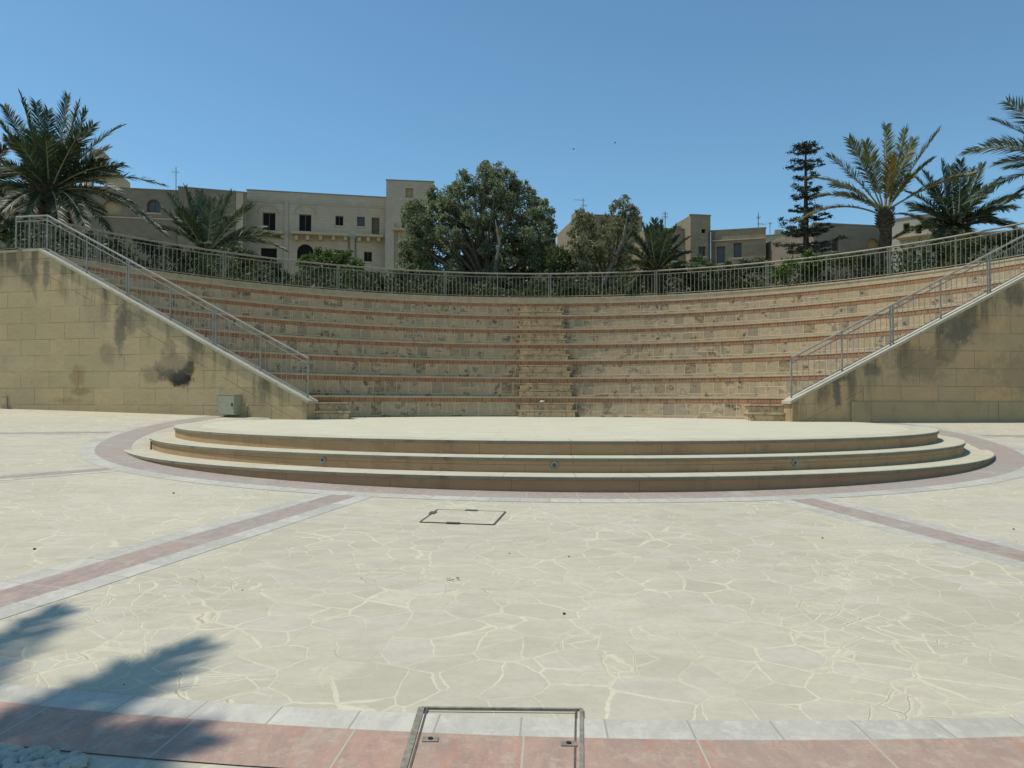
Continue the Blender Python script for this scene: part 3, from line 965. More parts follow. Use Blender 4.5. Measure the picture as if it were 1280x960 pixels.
def top_rail():
    a0, a1 = wall_angle(RR, LW_A + NL * .3, DL), wall_angle(RR, RW_A + NR * .3, DR)
    th = thing('curved_railing', 'long curved grey metal railing along the top of the seating', 'railing', tuple(tp(RR, 0, kz)))
    for nm, h, r in (('top_rail', 0.95, 0.03), ('middle_rail', 0.82, 0.014), ('bottom_rail', 0.07, 0.014)):
        m = MB(); m.tube([tp(RR, a0 + (a1 - a0) * i / 80, kz + h) for i in range(81)], r, 8); m.build(nm, METAL_B, th, smooth=True)
    LEN = RR * (a1 - a0); npan = int(round(LEN / 2.05))
    pp = None; bl = []
    for i in range(npan + 1):
        a = a0 + (a1 - a0) * i / npan
        for o in ((-.0025, .0025) if i % 2 else (0,)):
            p = tp(RR, a + o, kz)
            if pp is None:
                mm = MB(); mm.box((p.x - .02, p.y - .02, p.z), (p.x + .02, p.y + .02, p.z + .95)); pp = mm.build('post', METAL_B, th, origin=p)
            else:
                copy_at(pp, th, p)
        if i < npan:
            for j in range(1, 14):
                bl.append(a0 + (a1 - a0) * (i + j / 14) / npan)
    # the hundred that show largest: those nearest the camera and inside the frame
    def key(a):
        p = tp(RR, a, kz); q = CM.transposed() @ (p - CAM); u = abs(q.x / -q.z)
        return (u > 0.56, p.y)
    bl.sort(key=key)
    bp = None
    for a in bl[:100]:
        p = tp(RR, a, kz)
        if bp is None:
            mm = MB(); mm.tube([p + V(0, 0, .07), p + V(0, 0, .82)], 0.0105, 6); bp = mm.build('baluster', METAL_B, th, origin=p, smooth=True)
        else:
            copy_at(bp, th, p)
    m = MB()
    for a in bl[100:]:
        p = tp(RR, a, kz); m.tube([p + V(0, 0, .07), p + V(0, 0, .82)], 0.0105, 5)
    tag(m.build('balusters', METAL_B, th, smooth=True), kind='stuff')


top_rail()

# ------------------------------------------------------------------ small things on the walls and the ground
def wall_pt(A, D, N, u, z, off=0.0):
    return A + D * u + N * off + V(0, 0, z)


def wall_box():
    # electrical cabinet on the stained wall
    u0, u1 = 1.78, 2.27; z0, z1, dep = 0.63, 1.10, 0.26
    th = thing('electrical_cabinet', 'small grey green electrical cabinet at the foot of the stained wall', 'cabinet', tuple(wall_pt(LW_A, DL, NL, (u0 + u1) / 2, z0)))
    M = Matrix.Translation(LW_A) @ Matrix(((DL.x, NL.x, 0), (DL.y, NL.y, 0), (0, 0, 1))).to_4x4()
    m = MB(); m.box((u0, -dep, z0), (u1, 0.01, z1), M=M); m.box((u0 - .012, -dep - .018, z1 + .002), (u1 + .012, .01, z1 + .018), M=M)
    o = m.build('body', BOXP, th)
    m = MB(); m.box((u0 + .012, -dep - .016, z0 + .014), (u1 - .012, -dep - .002, z1 - .014), M=M); d = m.build('door', BOXP, th)
    m = MB(); m.box((u0 + .04, -dep - .03, z0 + .21), (u0 + .075, -dep - .016, z0 + .28), M=M); m.build('lock', BLACKP, d)
    m = MB(); 
    for zz in (.08, .36):
        m.box((u1 - .02, -dep - .024, z0 + zz), (u1 - .008, -dep - .004, z0 + zz + .05), M=M)
    m.build('hinge', BOXP, d)
    # conduits
    for nm, lab, u, za, zb in (('conduit_pipe', 'thin grey conduit pipe beside the electrical cabinet', 1.60, 0.5, 0.83),):
        m = MB(); m.tube([wall_pt(LW_A, DL, NL, u, za, -.03), wall_pt(LW_A, DL, NL, u, zb, -.03), wall_pt(LW_A, DL, NL, u, zb + .04, .01)], .017, 8)
        tag(m.build(nm, METAL_B, smooth=True), lab, 'pipe')
    m = MB(); u = 8.93
    m.tube([wall_pt(LW_A, DL, NL, u, .6, -.04), wall_pt(LW_A, DL, NL, u, 1.02, -.04), wall_pt(LW_A, DL, NL, u + .03, 1.06, -.04), wall_pt(LW_A, DL, NL, u + .35, 1.06, -.04)], .018, 8)
    tag(m.build('conduit_pipe', METAL_B, smooth=True), 'thin bent conduit pipe at the far edge of the stained wall', 'pipe')


wall_box()


def strip(m, a, b, w, lift, h=0.0):
    """flat bar on the sloping ground from a to b (plan), width w"""
    d = (b - a); d.z = 0; d.normalize(); s = V(-d.y, d.x, 0) * w / 2
    n = 4
    for i in range(n):
        p, q = a.lerp(b, i / n), a.lerp(b, (i + 1) / n)
        c = [V(e.x, e.y, gz(e.x, e.y) + lift) for e in (p - s, p + s, q + s, q - s)]
        m.face([c[0], c[3], c[2], c[1]])
        if h:
            lo_ = [e - V(0, 0, h) for e in c]
            m.face([lo_[0], lo_[3], c[3], c[0]]); m.face([lo_[2], lo_[1], c[1], c[2]])


def hatch_front():
    a = gnd(527, 886); b = gnd(727, 889)
    y = (a.y + b.y) / 2; x0, x1 = a.x, b.x
    c = gnd(505.5, 958); d = gnd(727, 958); c = c + (c - a) * .6; d = d + (d - b) * .6; c.z = d.z = 0; a = V(x0, y, 0); b = V(x1, y, 0)
    th = thing('inspection_cover', 'steel framed inspection cover cutting through the white and red tile border in front', 'manhole cover', ((x0 + x1) / 2, y - .25, gz(0, y)))
    m = MB()
    for p, q, w_ in ((a, b, .011), (a, c, .024), (b, d, .015), (c, d, .011)):
        strip(m, p, q, w_, 0.009, 0.02)
    fr = m.build('frame', FRAMEM, th)
    m = MB(); e = 0.022
    for p, q in ((V(x0 + e, y - e, 0), V(x1 - e, y - e, 0)), (V(x0 + e, y, 0), V(c.x + e, c.y, 0)), (V(x1 - e, y, 0), V(d.x - e, d.y, 0))):
        strip(m, p, q, .007, 0.0075)
    m.build('gap', IRON, fr)
    for px, py in ((538, 926.5), (711, 932)):
        p = gnd(px, py); p.z = 0
        m = MB(); 
        m.prism([(p.x - .028, p.y - .018), (p.x + .028, p.y - .018), (p.x + .028, p.y + .018), (p.x - .028, p.y + .018)], gz(p.x, p.y) - .01, gz(p.x, p.y) + .0085)
        o = m.build('lifting_socket', FRAMEM, th)
        m = MB(); zz = gz(p.x, p.y) + .0085
        m.tube([V(p.x, p.y, zz - .001), V(p.x, p.y, zz + .004)], .009, 10); m.build('key_hole', BLACKP, o)


hatch_front()


def hatch_mid():
    P = [gnd(525, 653), gnd(547, 637.5), gnd(632, 640), gnd(617, 656.5)]
    # square it up
    c = sum(P, V(0, 0, 0)) / 4
    ex = ((P[2] - P[1]) + (P[3] - P[0])) / 4; ey = ((P[1] - P[0]) + (P[2] - P[3])) / 4
    ex.z = ey.z = 0
    q = [c - ex - ey, c - ex + ey, c + ex + ey, c + ex - ey]
    th = thing('inspection_cover', 'square inspection cover with dark frame set in the crazy paving before the stage', 'manhole cover', tuple(c))
    m = MB()
    for i in range(4):
        strip(m, q[i], q[(i + 1) % 4], .015, 0.007)
    m.build('frame', IRON, th)
    m = MB(); m.face([V(p.x, p.y, gz(p.x, p.y) + .004) for p in (q[0], q[3], q[2], q[1])]); m.build('infill', PAVING, th)
    for p, d in ((q[1].lerp(q[2], .5), ex), (q[0].lerp(q[3], .45), ex), (q[0].lerp(q[1], .7), ey)):
        d = d.normalized(); m = MB(); strip(m, p - d * .06, p + d * .06, .06, 0.010); m.build('lifting_socket', IRON, th)


hatch_mid()

# bits lying about
DEBRIS = m_plain('dark_pebble', (0.05, 0.042, 0.03), (0.09, 0.07, 0.045), 0.9, 0.2)


def blob(name, c, r, mat, label, cat, group=None, sq=0.6, n=8):
    m = MB(); rings = []
    for j in range(1, 5):
        t = PI * j / 5
        rings.append([V(c.x + r * math.sin(t) * math.cos(2 * PI * k / n) * (1 + .25 * math.sin(k * 2.3 + c.x * 9)), c.y + r * math.sin(t) * math.sin(2 * PI * k / n), c.z + r * sq * (1 + math.cos(t))) for k in range(n)])
    for A, B in zip(rings, rings[1:]):
        for k in range(n):
            m.face([A[k], B[k], B[(k + 1) % n], A[(k + 1) % n]])
    m.face(rings[0]); m.face(rings[-1][::-1])
    return tag(weld(m.build(name, mat, origin=c, smooth=True)), label, cat, group)


for px, py, r, lab in ((43, 687, .017, 'small black pebble alone on the paving beside the long left paving band'), (217, 617, .018, 'tiny dark pebble on the paving between the left band and the stage ring'), (303, 738, .007, 'tiny dark pebble just inside the long left paving band'),
                       (637, 692, .009, 'tiny black pebble on the open paving below the square cover'), (711, 696, .01, 'tiny brown pebble on the open paving under the middle of the stage'), (705, 768, .014, 'dark pebble stuck in a joint of the middle paving'),
                       (1267, 662, .014, 'tiny black pebble beyond the right paving band'), (1028, 673, .013, 'tiny dry brown crumb of leaf beside the right paving band'), (155, 856, .005, 'tiny black pebble in the palm shadow')):
    p = gnd(px, py); p.z = gz(p.x, p.y)
    blob('pebble', p, r * .62, DEBRIS, lab, 'pebble', 'pebbles scattered on the paving')
LEAFB = m_plain('dry_leaf', (0.17, 0.15, 0.05), (0.10, 0.08, 0.03), 0.9, 0.2)
c0 = gnd(567, 726); m = MB()
for i in range(9):
    p = V(c0.x + random.uniform(-.05, .05), c0.y + random.uniform(-.03, .03), 0); p.z = gz(p.x, p.y) + .012
    a = random.uniform(0, PI); d = V(math.cos(a), math.sin(a), .2) * .012; s = V(-math.sin(a), math.cos(a), .3) * .005
    m.face([p - d, p + s, p + d, p - s])
tag(m.build('leaf_litter', LEAFB), 'little scatter of dry yellowish leaves on the paving', 'leaves')
# pale crumpled wrapper on the lowest tier step
p = tp(RIN - .1, 0.028, ZB + .41); blob('paper_scrap', p, .075, m_plain('pale_paper', (0.6, 0.6, 0.57), (0.5, 0.5, 0.48), 0.8), 'small pale paper scrap lying on the central stair of the lowest tier', 'litter', None, .5)
p = tp(RIN + 6 * T + .45, 0.134, ZTOP); blob('paper_scrap', p, .05, bpy.data.materials['pale_paper'], 'tiny white paper scrap on the top tier under the curved railing', 'litter', None, .5)

# ------------------------------------------------------------------ buildings
def hv(px, Y):
    p = at(px, 480, Y); return V(p.x, p.y, 0)


class House:
    def __init__(s, name, label, pl, dl, pr, dr, top, mat, depth=9.0, cat='building', base=4.2, group=None):
        s.P = hv(pl, dl); s.Q = hv(pr, dr)
        s.D = (s.Q - s.P); s.Wd = s.D.length; s.D.normalize()
        s.N = V(-s.D.y, s.D.x, 0)                # away from the camera
        s.mat = mat; s.depth = depth; s.base = base
        s.th = thing(name, label, cat, (s.P.x, s.P.y, base), group)
        s.top = s.z(*top); s.op = []
        s.wallm = MB()

    def sz(s, px, py):
        d = ray(px, py); n = s.N
        t = (s.P - CAM).dot(n) / d.dot(n)
        p = CAM + d * t
        return (p - s.P).dot(s.D), p.z

    def z(s, px, py):
        return s.sz(px, py)[1]

    def pt(s, u, z, o=0.0):
        return s.P + s.D * u + s.N * o + V(0, 0, z)

    def rect(s, x0, y0, x1, y1):
        a = s.sz(x0, (y0 + y1) / 2); b = s.sz(x1, (y0 + y1) / 2); zc = (x0 + x1) / 2
        return a[0], b[0], s.z(zc, y1), s.z(zc, y0)

    def box(s, m, u0, u1, z0, z1, o0, o1):
        M = Matrix.Translation(s.P) @ Matrix(((s.D.x, s.N.x, 0), (s.D.y, s.N.y, 0), (0, 0, 1))).to_4x4()
        m.box((u0, o0, z0), (u1, o1, z1), M=M)

    def window(s, x0, y0, x1, y1, kind='pane', arch=False, frame=True, name='window', mat=None):
        s.op.append((*s.rect(x0, y0, x1, y1), kind, arch, frame, name, mat))

    def finish(s, parapet=True):
        m = s.wallm; W, T_ = s.Wd, s.top
        us = sorted({0.0, W, *[o[0] for o in s.op], *[o[1] for o in s.op]}); zs = sorted({s.base, T_, *[o[2] for o in s.op], *[o[3] for o in s.op]})
        for u0, u1 in zip(us, us[1:]):
            for z0, z1 in zip(zs, zs[1:]):
                uc, zc = (u0 + u1) / 2, (z0 + z1) / 2
                if any(o[0] < uc < o[1] and o[2] < zc < o[3] for o in s.op):
                    continue
                m.face([s.pt(u0, z0), s.pt(u1, z0), s.pt(u1, z1), s.pt(u0, z1)], uv=[(u0, z0), (u1, z0), (u1, z1), (u0, z1)])
        dp = 0.32
        for (u0, u1, z0, z1, kind, arch, frame, name, pm) in s.op:
            for a, b in (((u0, z0), (u0, z1)), ((u0, z1), (u1, z1)), ((u1, z1), (u1, z0)), ((u1, z0), (u0, z0))):
                m.face([s.pt(*a), s.pt(*b), s.pt(*b, dp), s.pt(*a, dp)])
            if arch:
                r = (u1 - u0) / 2; uc = (u0 + u1) / 2; zc = z1 - r; n = 8
                for side in (-1, 1):
                    pts = [(uc + side * r * math.cos(t), zc + r * math.sin(t)) for t in [PI / 2 * i / n for i in range(n + 1)]]
                    for (a, b) in zip(pts, pts[1:]):
                        q = [s.pt(*a), s.pt(*b), s.pt(b[0], z1), s.pt(a[0], z1)]
                        m.face(q, uv=[a, b, (b[0], z1), (a[0], z1)])
                        m.face([s.pt(*a), s.pt(*b), s.pt(*b, dp), s.pt(*a, dp)])
            wm = MB()
            wm.face([s.pt(u0, z0, dp - .01), s.pt(u1, z0, dp - .01), s.pt(u1, z1, dp - .01), s.pt(u0, z1, dp - .01)])
            wo = wm.build(name, pm or (PANE if kind == 'pane' else PANE_G), s.th)
            if frame and (u1 - u0) > .5:
                fm = MB(); t = .06
                for a in ((u0, u0 + t, z0, z1), (u1 - t, u1, z0, z1), (u0 + t, u1 - t, z1 - t, z1), (u0 + t, u1 - t, z0, z0 + t), ((u0 + u1) / 2 - t / 2, (u0 + u1) / 2 + t / 2, z0 + t, z1 - t)):
                    s.box(fm, a[0] + .003, a[1] - .003, a[2] + .003, a[3] - .003, dp - .09, dp - .03)
                fm.build('frame', SHUT, wo)
                sm = MB(); s.box(sm, u0 - .1, u1 + .1, z0 - .12, z0 - .003, -.08, .05); sm.build('sill', TRIM, wo)
        # sides, roof, back
        for u in (0.0, W):
            m.face([s.pt(u, s.base), s.pt(u, T_), s.pt(u, T_, s.depth), s.pt(u, s.base, s.depth)], uv=[(0, s.base), (0, T_), (s.depth, T_), (s.depth, s.base)])
        m.face([s.pt(0, s.base, s.depth), s.pt(W, s.base, s.depth), s.pt(W, T_, s.depth), s.pt(0, T_, s.depth)])
        m.build('wall', s.mat, s.th)
        rm = MB(); rt = T_ - 0.35 if parapet else T_ + .004
        rm.face([s.pt(0.01, rt, .01), s.pt(W - .01, rt, .01), s.pt(W - .01, rt, s.depth - .01), s.pt(0.01, rt, s.depth - .01)]); rm.build('roof', TRIM, s.th)
        if parapet:
            pm = MB()
            s.box(pm, -.04, W + .04, T_ + .003, T_ + .09, -.05, .22)
            pm.build('parapet_coping', ROOFCAP, s.th)
        return s

    def part(s, name, fn, mat):
        m = MB(); fn(m); return m.build(name, mat, s.th)

    def slab(s, name, x0, y0, x1, y1, o0, o1, mat):
        u0, u1, z0, z1 = s.rect(x0, y0, x1, y1)
        return s.part(name, lambda m: s.box(m, u0, u1, z0, z1, o0, o1), mat)


# pale three storey house with dark square windows
h = House('limestone_house', 'pale limestone house with a row of dark square windows and stone balconies', 306, 68, 482, 70.6, (306, 237.5), FAC_A, 10)
h.window(328.3, 265.7, 344.2, 288.2); h.window(373.8, 268, 389.2, 290); h.window(419.3, 269.8, 429.2, 282); h.window(446.3, 270.8, 456, 283, 'grey'); h.window(464.5, 272, 474.2, 294.5, name='balcony_door', mat=SHUT, frame=False)
h.window(371.3, 305, 391.7, 330, arch=True, frame=False); h.window(455, 314.5, 465, 327); h.window(326, 310, 346, 331, frame=False); h.window(418, 312.5, 430, 326)
h.finish()
h.slab('balcony', 365, 292.6, 435, 295.8, -0.95, -.003, TRIM); h.slab('balcony', 445, 295.0, 478, 298, -0.9, -.003, TRIM); h.slab('balcony', 320, 290.5, 355, 293.6, -0.9, -.003, TRIM)
for px in (369, 383, 399, 415, 430):
    h.slab('corbel', px, 296, px + 4, 301.5, -0.7, -.003, TRIM)
for px in (447, 458, 471):
    h.slab('corbel', px, 298.2, px + 4, 303, -0.7, -.003, TRIM)
h.slab('pilaster', 355, 252, 360, 372, -0.12, -.003, FAC_A); h.slab('string_course', 307, 254.5, 480, 255.7, -.08, -.003, TRIM)
h.slab('drain_pipe', 435.5, 297, 437, 335, -.12, -.003, SHUT); h.slab('drain_pipe', 443.5, 298, 444.8, 335, -.12, -.003, SHUT)
for cx in (336, 381.5):
    u0, _, z0, _ = h.rect(cx - 13, 266, cx + 13, 270); u1 = h.rect(cx - 13, 266, cx + 13, 270)[1]
    def arcm(m, u0=u0, u1=u1, z0=z0):
        uc, r = (u0 + u1) / 2, (u1 - u0) / 2
        m.tube([h.pt(uc + r * math.cos(PI * i / 12), z0 + .2 + r * 0.82 * math.sin(PI * i / 12), -.02) for i in range(13)], .08, 4)
    h.part('arch_moulding', arcm, TRIM)
# tower end of the house
h = House('tower_house', 'taller square limestone tower with one small open window beside the row of dark windows', 481, 69.2, 541, 69.8, (500, 226), FAC_A, 6)
h.window(507, 235.2, 516.3, 247, mat=FADED, frame=False); h.window(502.3, 270, 519, 287.5, arch=True, frame=False, mat=SHUT)
h.finish()
h.slab('balcony', 491, 287.6, 540, 290, -.8, -.003, TRIM); h.slab('pilaster', 481.5, 279, 492.5, 372, -.35, -.003, FAC_A); h.slab('pilaster', 497.5, 291, 500, 372, -.15, -.003, TRIM)
# long grey building
h = House('long_grey_house', 'long greyish limestone building with an arched lattice window behind the palms', -90, 61.5, 219, 65, (180, 237), FAC_B, 10)
h.window(183.5, 249, 200.5, 266, 'grey', arch=True); h.window(128, 250, 152, 268, arch=True, frame=False, mat=FADED); h.window(90, 250, 104, 268)
h.finish(); h.slab('string_course', 62, 270.5, 218, 272, -.08, -.003, TRIM)
h = House('grey_house', 'greyish flat roofed house between the long building and the pale house', 219.5, 64.2, 306, 66, (255, 236.8), FAC_B, 9)
h.window(236, 262, 246, 280); h.window(275, 270, 285, 288); h.finish(); h.slab('pilaster', 294.5, 241, 303.5, 372, -.12, -.003, FAC_D); h.slab('roof_pipe', 292, 234, 293.8, 241, 1.0, 1.12, ROOFCAP)
# rooftop lift house with chimney on the long building
h = House('rooftop_block', 'cream rooftop block with a capped chimney rising behind the big palm', 127, 66.2, 145, 66.4, (135, 216), FAC_D, 3, base=10)
h.finish(); h.slab('chimney', 116.5, 193, 130, 226, -.9, .8, FAC_D); h.slab('chimney_cap', 115, 191, 131.6, 193, -1.1, 1.0, WALLCOP)
m = MB(); c = at(111, 209, 65.5)
for i in range(6):
    t, u = PI / 2 * i / 6, PI / 2 * (i + 1) / 6
    for k in range(14):
        a, b = 2 * PI * k / 14, 2 * PI * (k + 1) / 14
        m.face([c + V(.42 * math.cos(t) * math.cos(a), .42 * math.cos(t) * math.sin(a), .45 * math.sin(t) - .3), c + V(.42 * math.cos(t) * math.cos(b), .42 * math.cos(t) * math.sin(b), .45 * math.sin(t) - .3),
                c + V(.42 * math.cos(u) * math.cos(b), .42 * math.cos(u) * math.sin(b), .45 * math.sin(u) - .3), c + V(.42 * math.cos(u) * math.cos(a), .42 * math.cos(u) * math.sin(a), .45 * math.sin(u) - .3)])
m.tube([c + V(0, 0, -3), c + V(0, 0, -.3)], .42, 14)
tag(weld(m.build('water_tank', WALLCOP, smooth=True)), 'small pale domed water tank beside the rooftop chimney', 'water tank')
# block behind the big dark tree, and the block behind the thin tree
h = House('stone_block', 'sliver of cream house showing between the big dark tree and the thin tree', 660, 60, 694, 60.5, (680, 296), FAC_D, 6); h.window(670, 305, 678, 318); h.finish(); h.slab('chimney', 684, 289, 692, 297, .3, 1.2, FAC_D)
h = House('old_house', 'old stone house half hidden behind the thin grey tree', 722, 66, 803, 67, (760, 270), FAC_C, 8); h.window(735, 285, 745, 303); h.window(770, 285, 780, 303); h.finish(); h.slab('rooftop_box', 721, 262.5, 732.5, 270, .3, 2.0, FAC_C)
# house with the square chimney stack
h = House('low_house', 'low rendered house left of the square stair tower', 806, 62.5, 866, 63, (830, 286.5), FAC_C, 8); h.window(838, 312, 848, 326, 'grey'); h.finish(); h.slab('rooftop_box', 843, 281.5, 853, 287.5, .3, 1.6, FAC_C)
h = House('stair_tower', 'narrow square stone stair tower with one tiny window', 863.5, 61.7, 888.5, 62, (876, 269.5), FAC_C, 3); h.window(877, 286.3, 881.8, 291.3, frame=False); h.window(873, 308, 882, 320, 'grey'); h.finish()
h.slab('drain_pipe', 886, 290, 887.2, 330, -.15, -.003, SHUT)
h = House('weathered_house', 'weathered house with two grey shuttered windows right of the stair tower', 889, 62.2, 958, 61, (920, 287.5), FAC_C, 9)
h.window(896, 308, 906.3, 329, 'grey'); h.window(917, 303.6, 927, 322, 'grey'); h.finish(); h.slab('drain_pipe', 892, 290, 893.3, 332, -.1, -.003, SHUT); h.slab('ledge', 890, 299, 957, 300.2, -.15, -.003, TRIM)
h = House('cream_house', 'sunlit cream low house behind the layered conifer', 957, 75, 1012, 74, (985, 293.5), FAC_D, 8); h.window(970, 305, 977, 316); h.window(990, 305, 997, 316); h.finish(); h.slab('rooftop_box', 969, 285.5, 980, 294, .5, 3, FAC_W)
h = House('brown_house', 'wide brown stone house between the conifer and the tall palm', 1018, 55, 1108, 56, (1060, 281.5), FAC_B, 10)
h.window(1083, 298, 1101, 312, arch=True, frame=False, mat=FADED); h.window(1040, 300, 1048, 314, 'grey'); h.finish(); h.slab('rooftop_block', 1054, 274.8, 1096, 281, 1.5, 6, FAC_D)
h = House('white_house', 'whitewashed house with tall dark windows behind the tall palm', 1112, 52, 1172, 50, (1140, 272), FAC_W, 9)
for a in ((1129, 279, 1137, 292), (1145, 281, 1152, 293), (1128, 313, 1135, 331), (1137, 313, 1145, 331), (1152, 308, 1160, 326)):
    h.window(*a)
h.finish(); h.slab('balcony', 1124, 296, 1164, 298, -.9, -.003, TRIM)
h = House('grey_block', 'dull grey low building behind the dark bushy palm', 1176, 50, 1330, 47, (1230, 292), FAC_B, 9)
for a in ((1200, 300, 1208, 314), (1232, 300, 1240, 314), (1262, 299, 1270, 314)):
    h.window(*a)
h.finish()


def antenna(px, py0, py1, Y, arms, label):
    a, b = at(px, py1, Y), at(px, py0, Y)
    th = thing('rooftop_antenna', label, 'antenna', tuple(a), 'rooftop antennas')
    m = MB(); m.tube([a, b], .035, 5); m.build('mast', METAL_B, th)
    m = MB()
    for (dy, l, r) in arms:
        c = at(px, dy, Y); m.tube([c - V(l, .1, 0), c + V(r, .1, 0)], .02, 4)
        for k in range(4):
            x = -l + (l + r) * k / 3
            m.tube([c + V(x, 0, -.12), c + V(x, 0, .12)], .012, 3)
    m.build('aerial', METAL_B, th)


antenna(220, 209, 238, 64.5, [(215, .35, .2)], 'thin cross shaped antenna on the grey house roof beside the palms')
antenna(729, 248, 266, 66.5, [(250, .75, .1), (257, .15, .3)], 'tv antenna with a sideways arm on the old house behind the thin tree')
antenna(831.5, 264, 288, 63, [(267, .2, .2), (271, .2, .2)], 'tall thin antenna on the low rendered house')
antenna(948, 266, 290, 61.5, [(280, .1, .55), (272, .15, .15)], 'antenna with a long arm on the weathered house roof')
antenna(962.5, 278, 296, 74, [(279, .2, .2)], 'short antenna standing above the cream house beside the conifer')


# ------------------------------------------------------------------ vegetation
def leaf_mesh(name, pts, size, mat, parent, aspect=2.2, upbias=0.0, outward=None):
    """many small pointed leaf faces; one mesh"""
    n = len(pts)
    d = RNG.normal(size=(n, 3)); d /= np.linalg.norm(d, axis=1)[:, None]
    if outward is not None:
        d = d * 0.8 + outward * 0.9
        d /= np.linalg.norm(d, axis=1)[:, None]
    s = RNG.normal(size=(n, 3)); s -= (s * d).sum(1)[:, None] * d; s /= np.linalg.norm(s, axis=1)[:, None]
    L = size * RNG.uniform(0.6, 1.3, n)[:, None]; Wd = L / aspect
    v = np.empty((n, 4, 3)); v[:, 0] = pts - d * L * .5; v[:, 1] = pts + s * Wd * .5; v[:, 2] = pts + d * L * .5; v[:, 3] = pts - s * Wd * .5
    pw = np.array(WL[parent.name]) if parent else np.zeros(3)
    v = v.reshape(-1, 3) - pw
    me = bpy.data.meshes.new(name)
    me.vertices.add(n * 4); me.vertices.foreach_set('co', v.ravel().astype(np.float32))
    me.loops.add(n * 4); me.loops.foreach_set('vertex_index', np.arange(n * 4, dtype=np.int32))
    me.polygons.add(n); me.polygons.foreach_set('loop_start', np.arange(0, n * 4, 4, dtype=np.int32)); me.polygons.foreach_set('loop_total', np.full(n, 4, dtype=np.int32))
    me.materials.append(mat); me.update(calc_edges=True); me.validate()
    o = bpy.data.objects.new(name, me); COL.objects.link(o)
    if parent:
        o.parent = parent
    WL[o.name] = Vector(pw)
    return o


def clump_points(clumps, density):
    P = []; O = []
    for (c, r) in clumps:
        n = int(density * r * r * 12)
        d = RNG.normal(size=(n, 3)); d /= np.linalg.norm(d, axis=1)[:, None]
        rad = r * RNG.uniform(0, 1, n) ** 0.45
        # sub-clusters give an uneven outline
        k = max(5, int(10 * r)); cc = RNG.normal(size=(k, 3)); cc /= np.linalg.norm(cc, axis=1)[:, None]; cc *= RNG.uniform(.55, 1.08, (k, 1)) * r
        w_ = RNG.integers(0, k, n); p1 = cc[w_] + RNG.normal(size=(n, 3)) * r * 0.19
        sel = RNG.uniform(size=n) < 0.62
        p = np.where(sel[:, None], p1, d * rad[:, None])
        p[:, 2] *= 0.92
        P.append(p + np.array(c)); O.append(p / (np.linalg.norm(p, axis=1)[:, None] + 1e-6))
    return np.concatenate(P), np.concatenate(O)


def leafy_tree(name, label, cat, base, clumps, density, size, leafm, barkm, trunk_r, forks=True, group=None, aspect=2.2, trunk_top=0.45):
    th = thing(name, label, cat, tuple(base), group)
    m = MB(); cz = np.mean([c.z for c, r in clumps]); cx = np.mean([c.x for c, r in clumps]); cy = np.mean([c.y for c, r in clumps])
    fork = V(base.x * (1 - .4) + cx * .4, base.y * .6 + cy * .4, base.z + (cz - base.z) * trunk_top)
    m.tube([base + V(0, 0, -.1), base.lerp(fork, .5) + V(.08, 0, 0), fork], [trunk_r * 1.2, trunk_r, trunk_r * .85], 9)
    for c, r in clumps[::(3 if len(clumps) > 30 else 1)]:
        mid = fork.lerp(c, .5) + V(random.uniform(-.3, .3), random.uniform(-.3, .3), random.uniform(-.1, .4))
        m.tube([fork, mid, c], [trunk_r * .5, trunk_r * .28, trunk_r * .08], 6)
        for q in range(3):
            d = V(random.uniform(-1, 1), random.uniform(-1, 1), random.uniform(-.3, 1)).normalized()
            m.tube([mid.lerp(c, .6), c + d * r * .5, c + d * r * .95], [trunk_r * .14, trunk_r * .08, .006], 4)
    m.build('trunk', barkm, th, smooth=True)
    P, O = clump_points(clumps, density)
    leaf_mesh('crown', P, size, leafm, th, aspect, outward=O)
    return th


G = lambda *c: c
L_OLIVE = m_leaf('olive_leaves', [(0, (0.101, 0.122, 0.061)), (.4, (0.171, 0.207, 0.103)), (.75, (0.230, 0.269, 0.148)), (1, (0.381, 0.419, 0.267))], .4, .5)
L_THIN = m_leaf('greyish_leaves', [(0, (0.120, 0.130, 0.057)), (.5, (0.195, 0.202, 0.095)), (.8, (0.247, 0.245, 0.127)), (1, (0.390, 0.360, 0.209))], .35, .55)
L_BRIGHT = m_leaf('bright_leaves', [(0, (0.05, 0.09, 0.018)), (.5, (0.085, 0.15, 0.03)), (1, (0.14, 0.2, 0.05))], .35)
L_MID = m_leaf('mid_green_leaves', [(0, (0.04, 0.06, 0.02)), (.5, (0.075, 0.105, 0.036)), (.85, (0.11, 0.14, 0.05)), (1, (0.18, 0.20, 0.09))], .35)
L_DARK = m_leaf('dark_leaves', [(0, (0.026, 0.038, 0.016)), (.6, (0.055, 0.072, 0.03)), (1, (0.11, 0.13, 0.055))], .3)
L_UNDER = m_leaf('undergrowth_leaves', [(0, (0.03, 0.045, 0.018)), (.5, (0.065, 0.09, 0.034)), (.85, (0.10, 0.125, 0.05)), (1, (0.16, 0.17, 0.08))], .3)
L_PINE = m_leaf('conifer_needles', [(0, (0.015, 0.024, 0.015)), (.6, (0.03, 0.045, 0.026)), (1, (0.055, 0.07, 0.04))], .1)
BARK = m_bark('grey_bark', (0.16, 0.14, 0.105), (0.09, 0.075, 0.055))
BARK_D = m_bark('dark_bark', (0.07, 0.06, 0.045), (0.04, 0.033, 0.025))
PALMT = m_bark('palm_trunk_bark', (0.115, 0.085, 0.055), (0.045, 0.033, 0.022), (1, 1, 2.2), 7)


def px_clumps(lst, Y, dy=1.0):
    out = []
    for (px, py, rp) in lst:
        yy = Y + random.uniform(-dy, dy); c = at(px, py, yy); out.append((c, rp * yy / F))
    return out


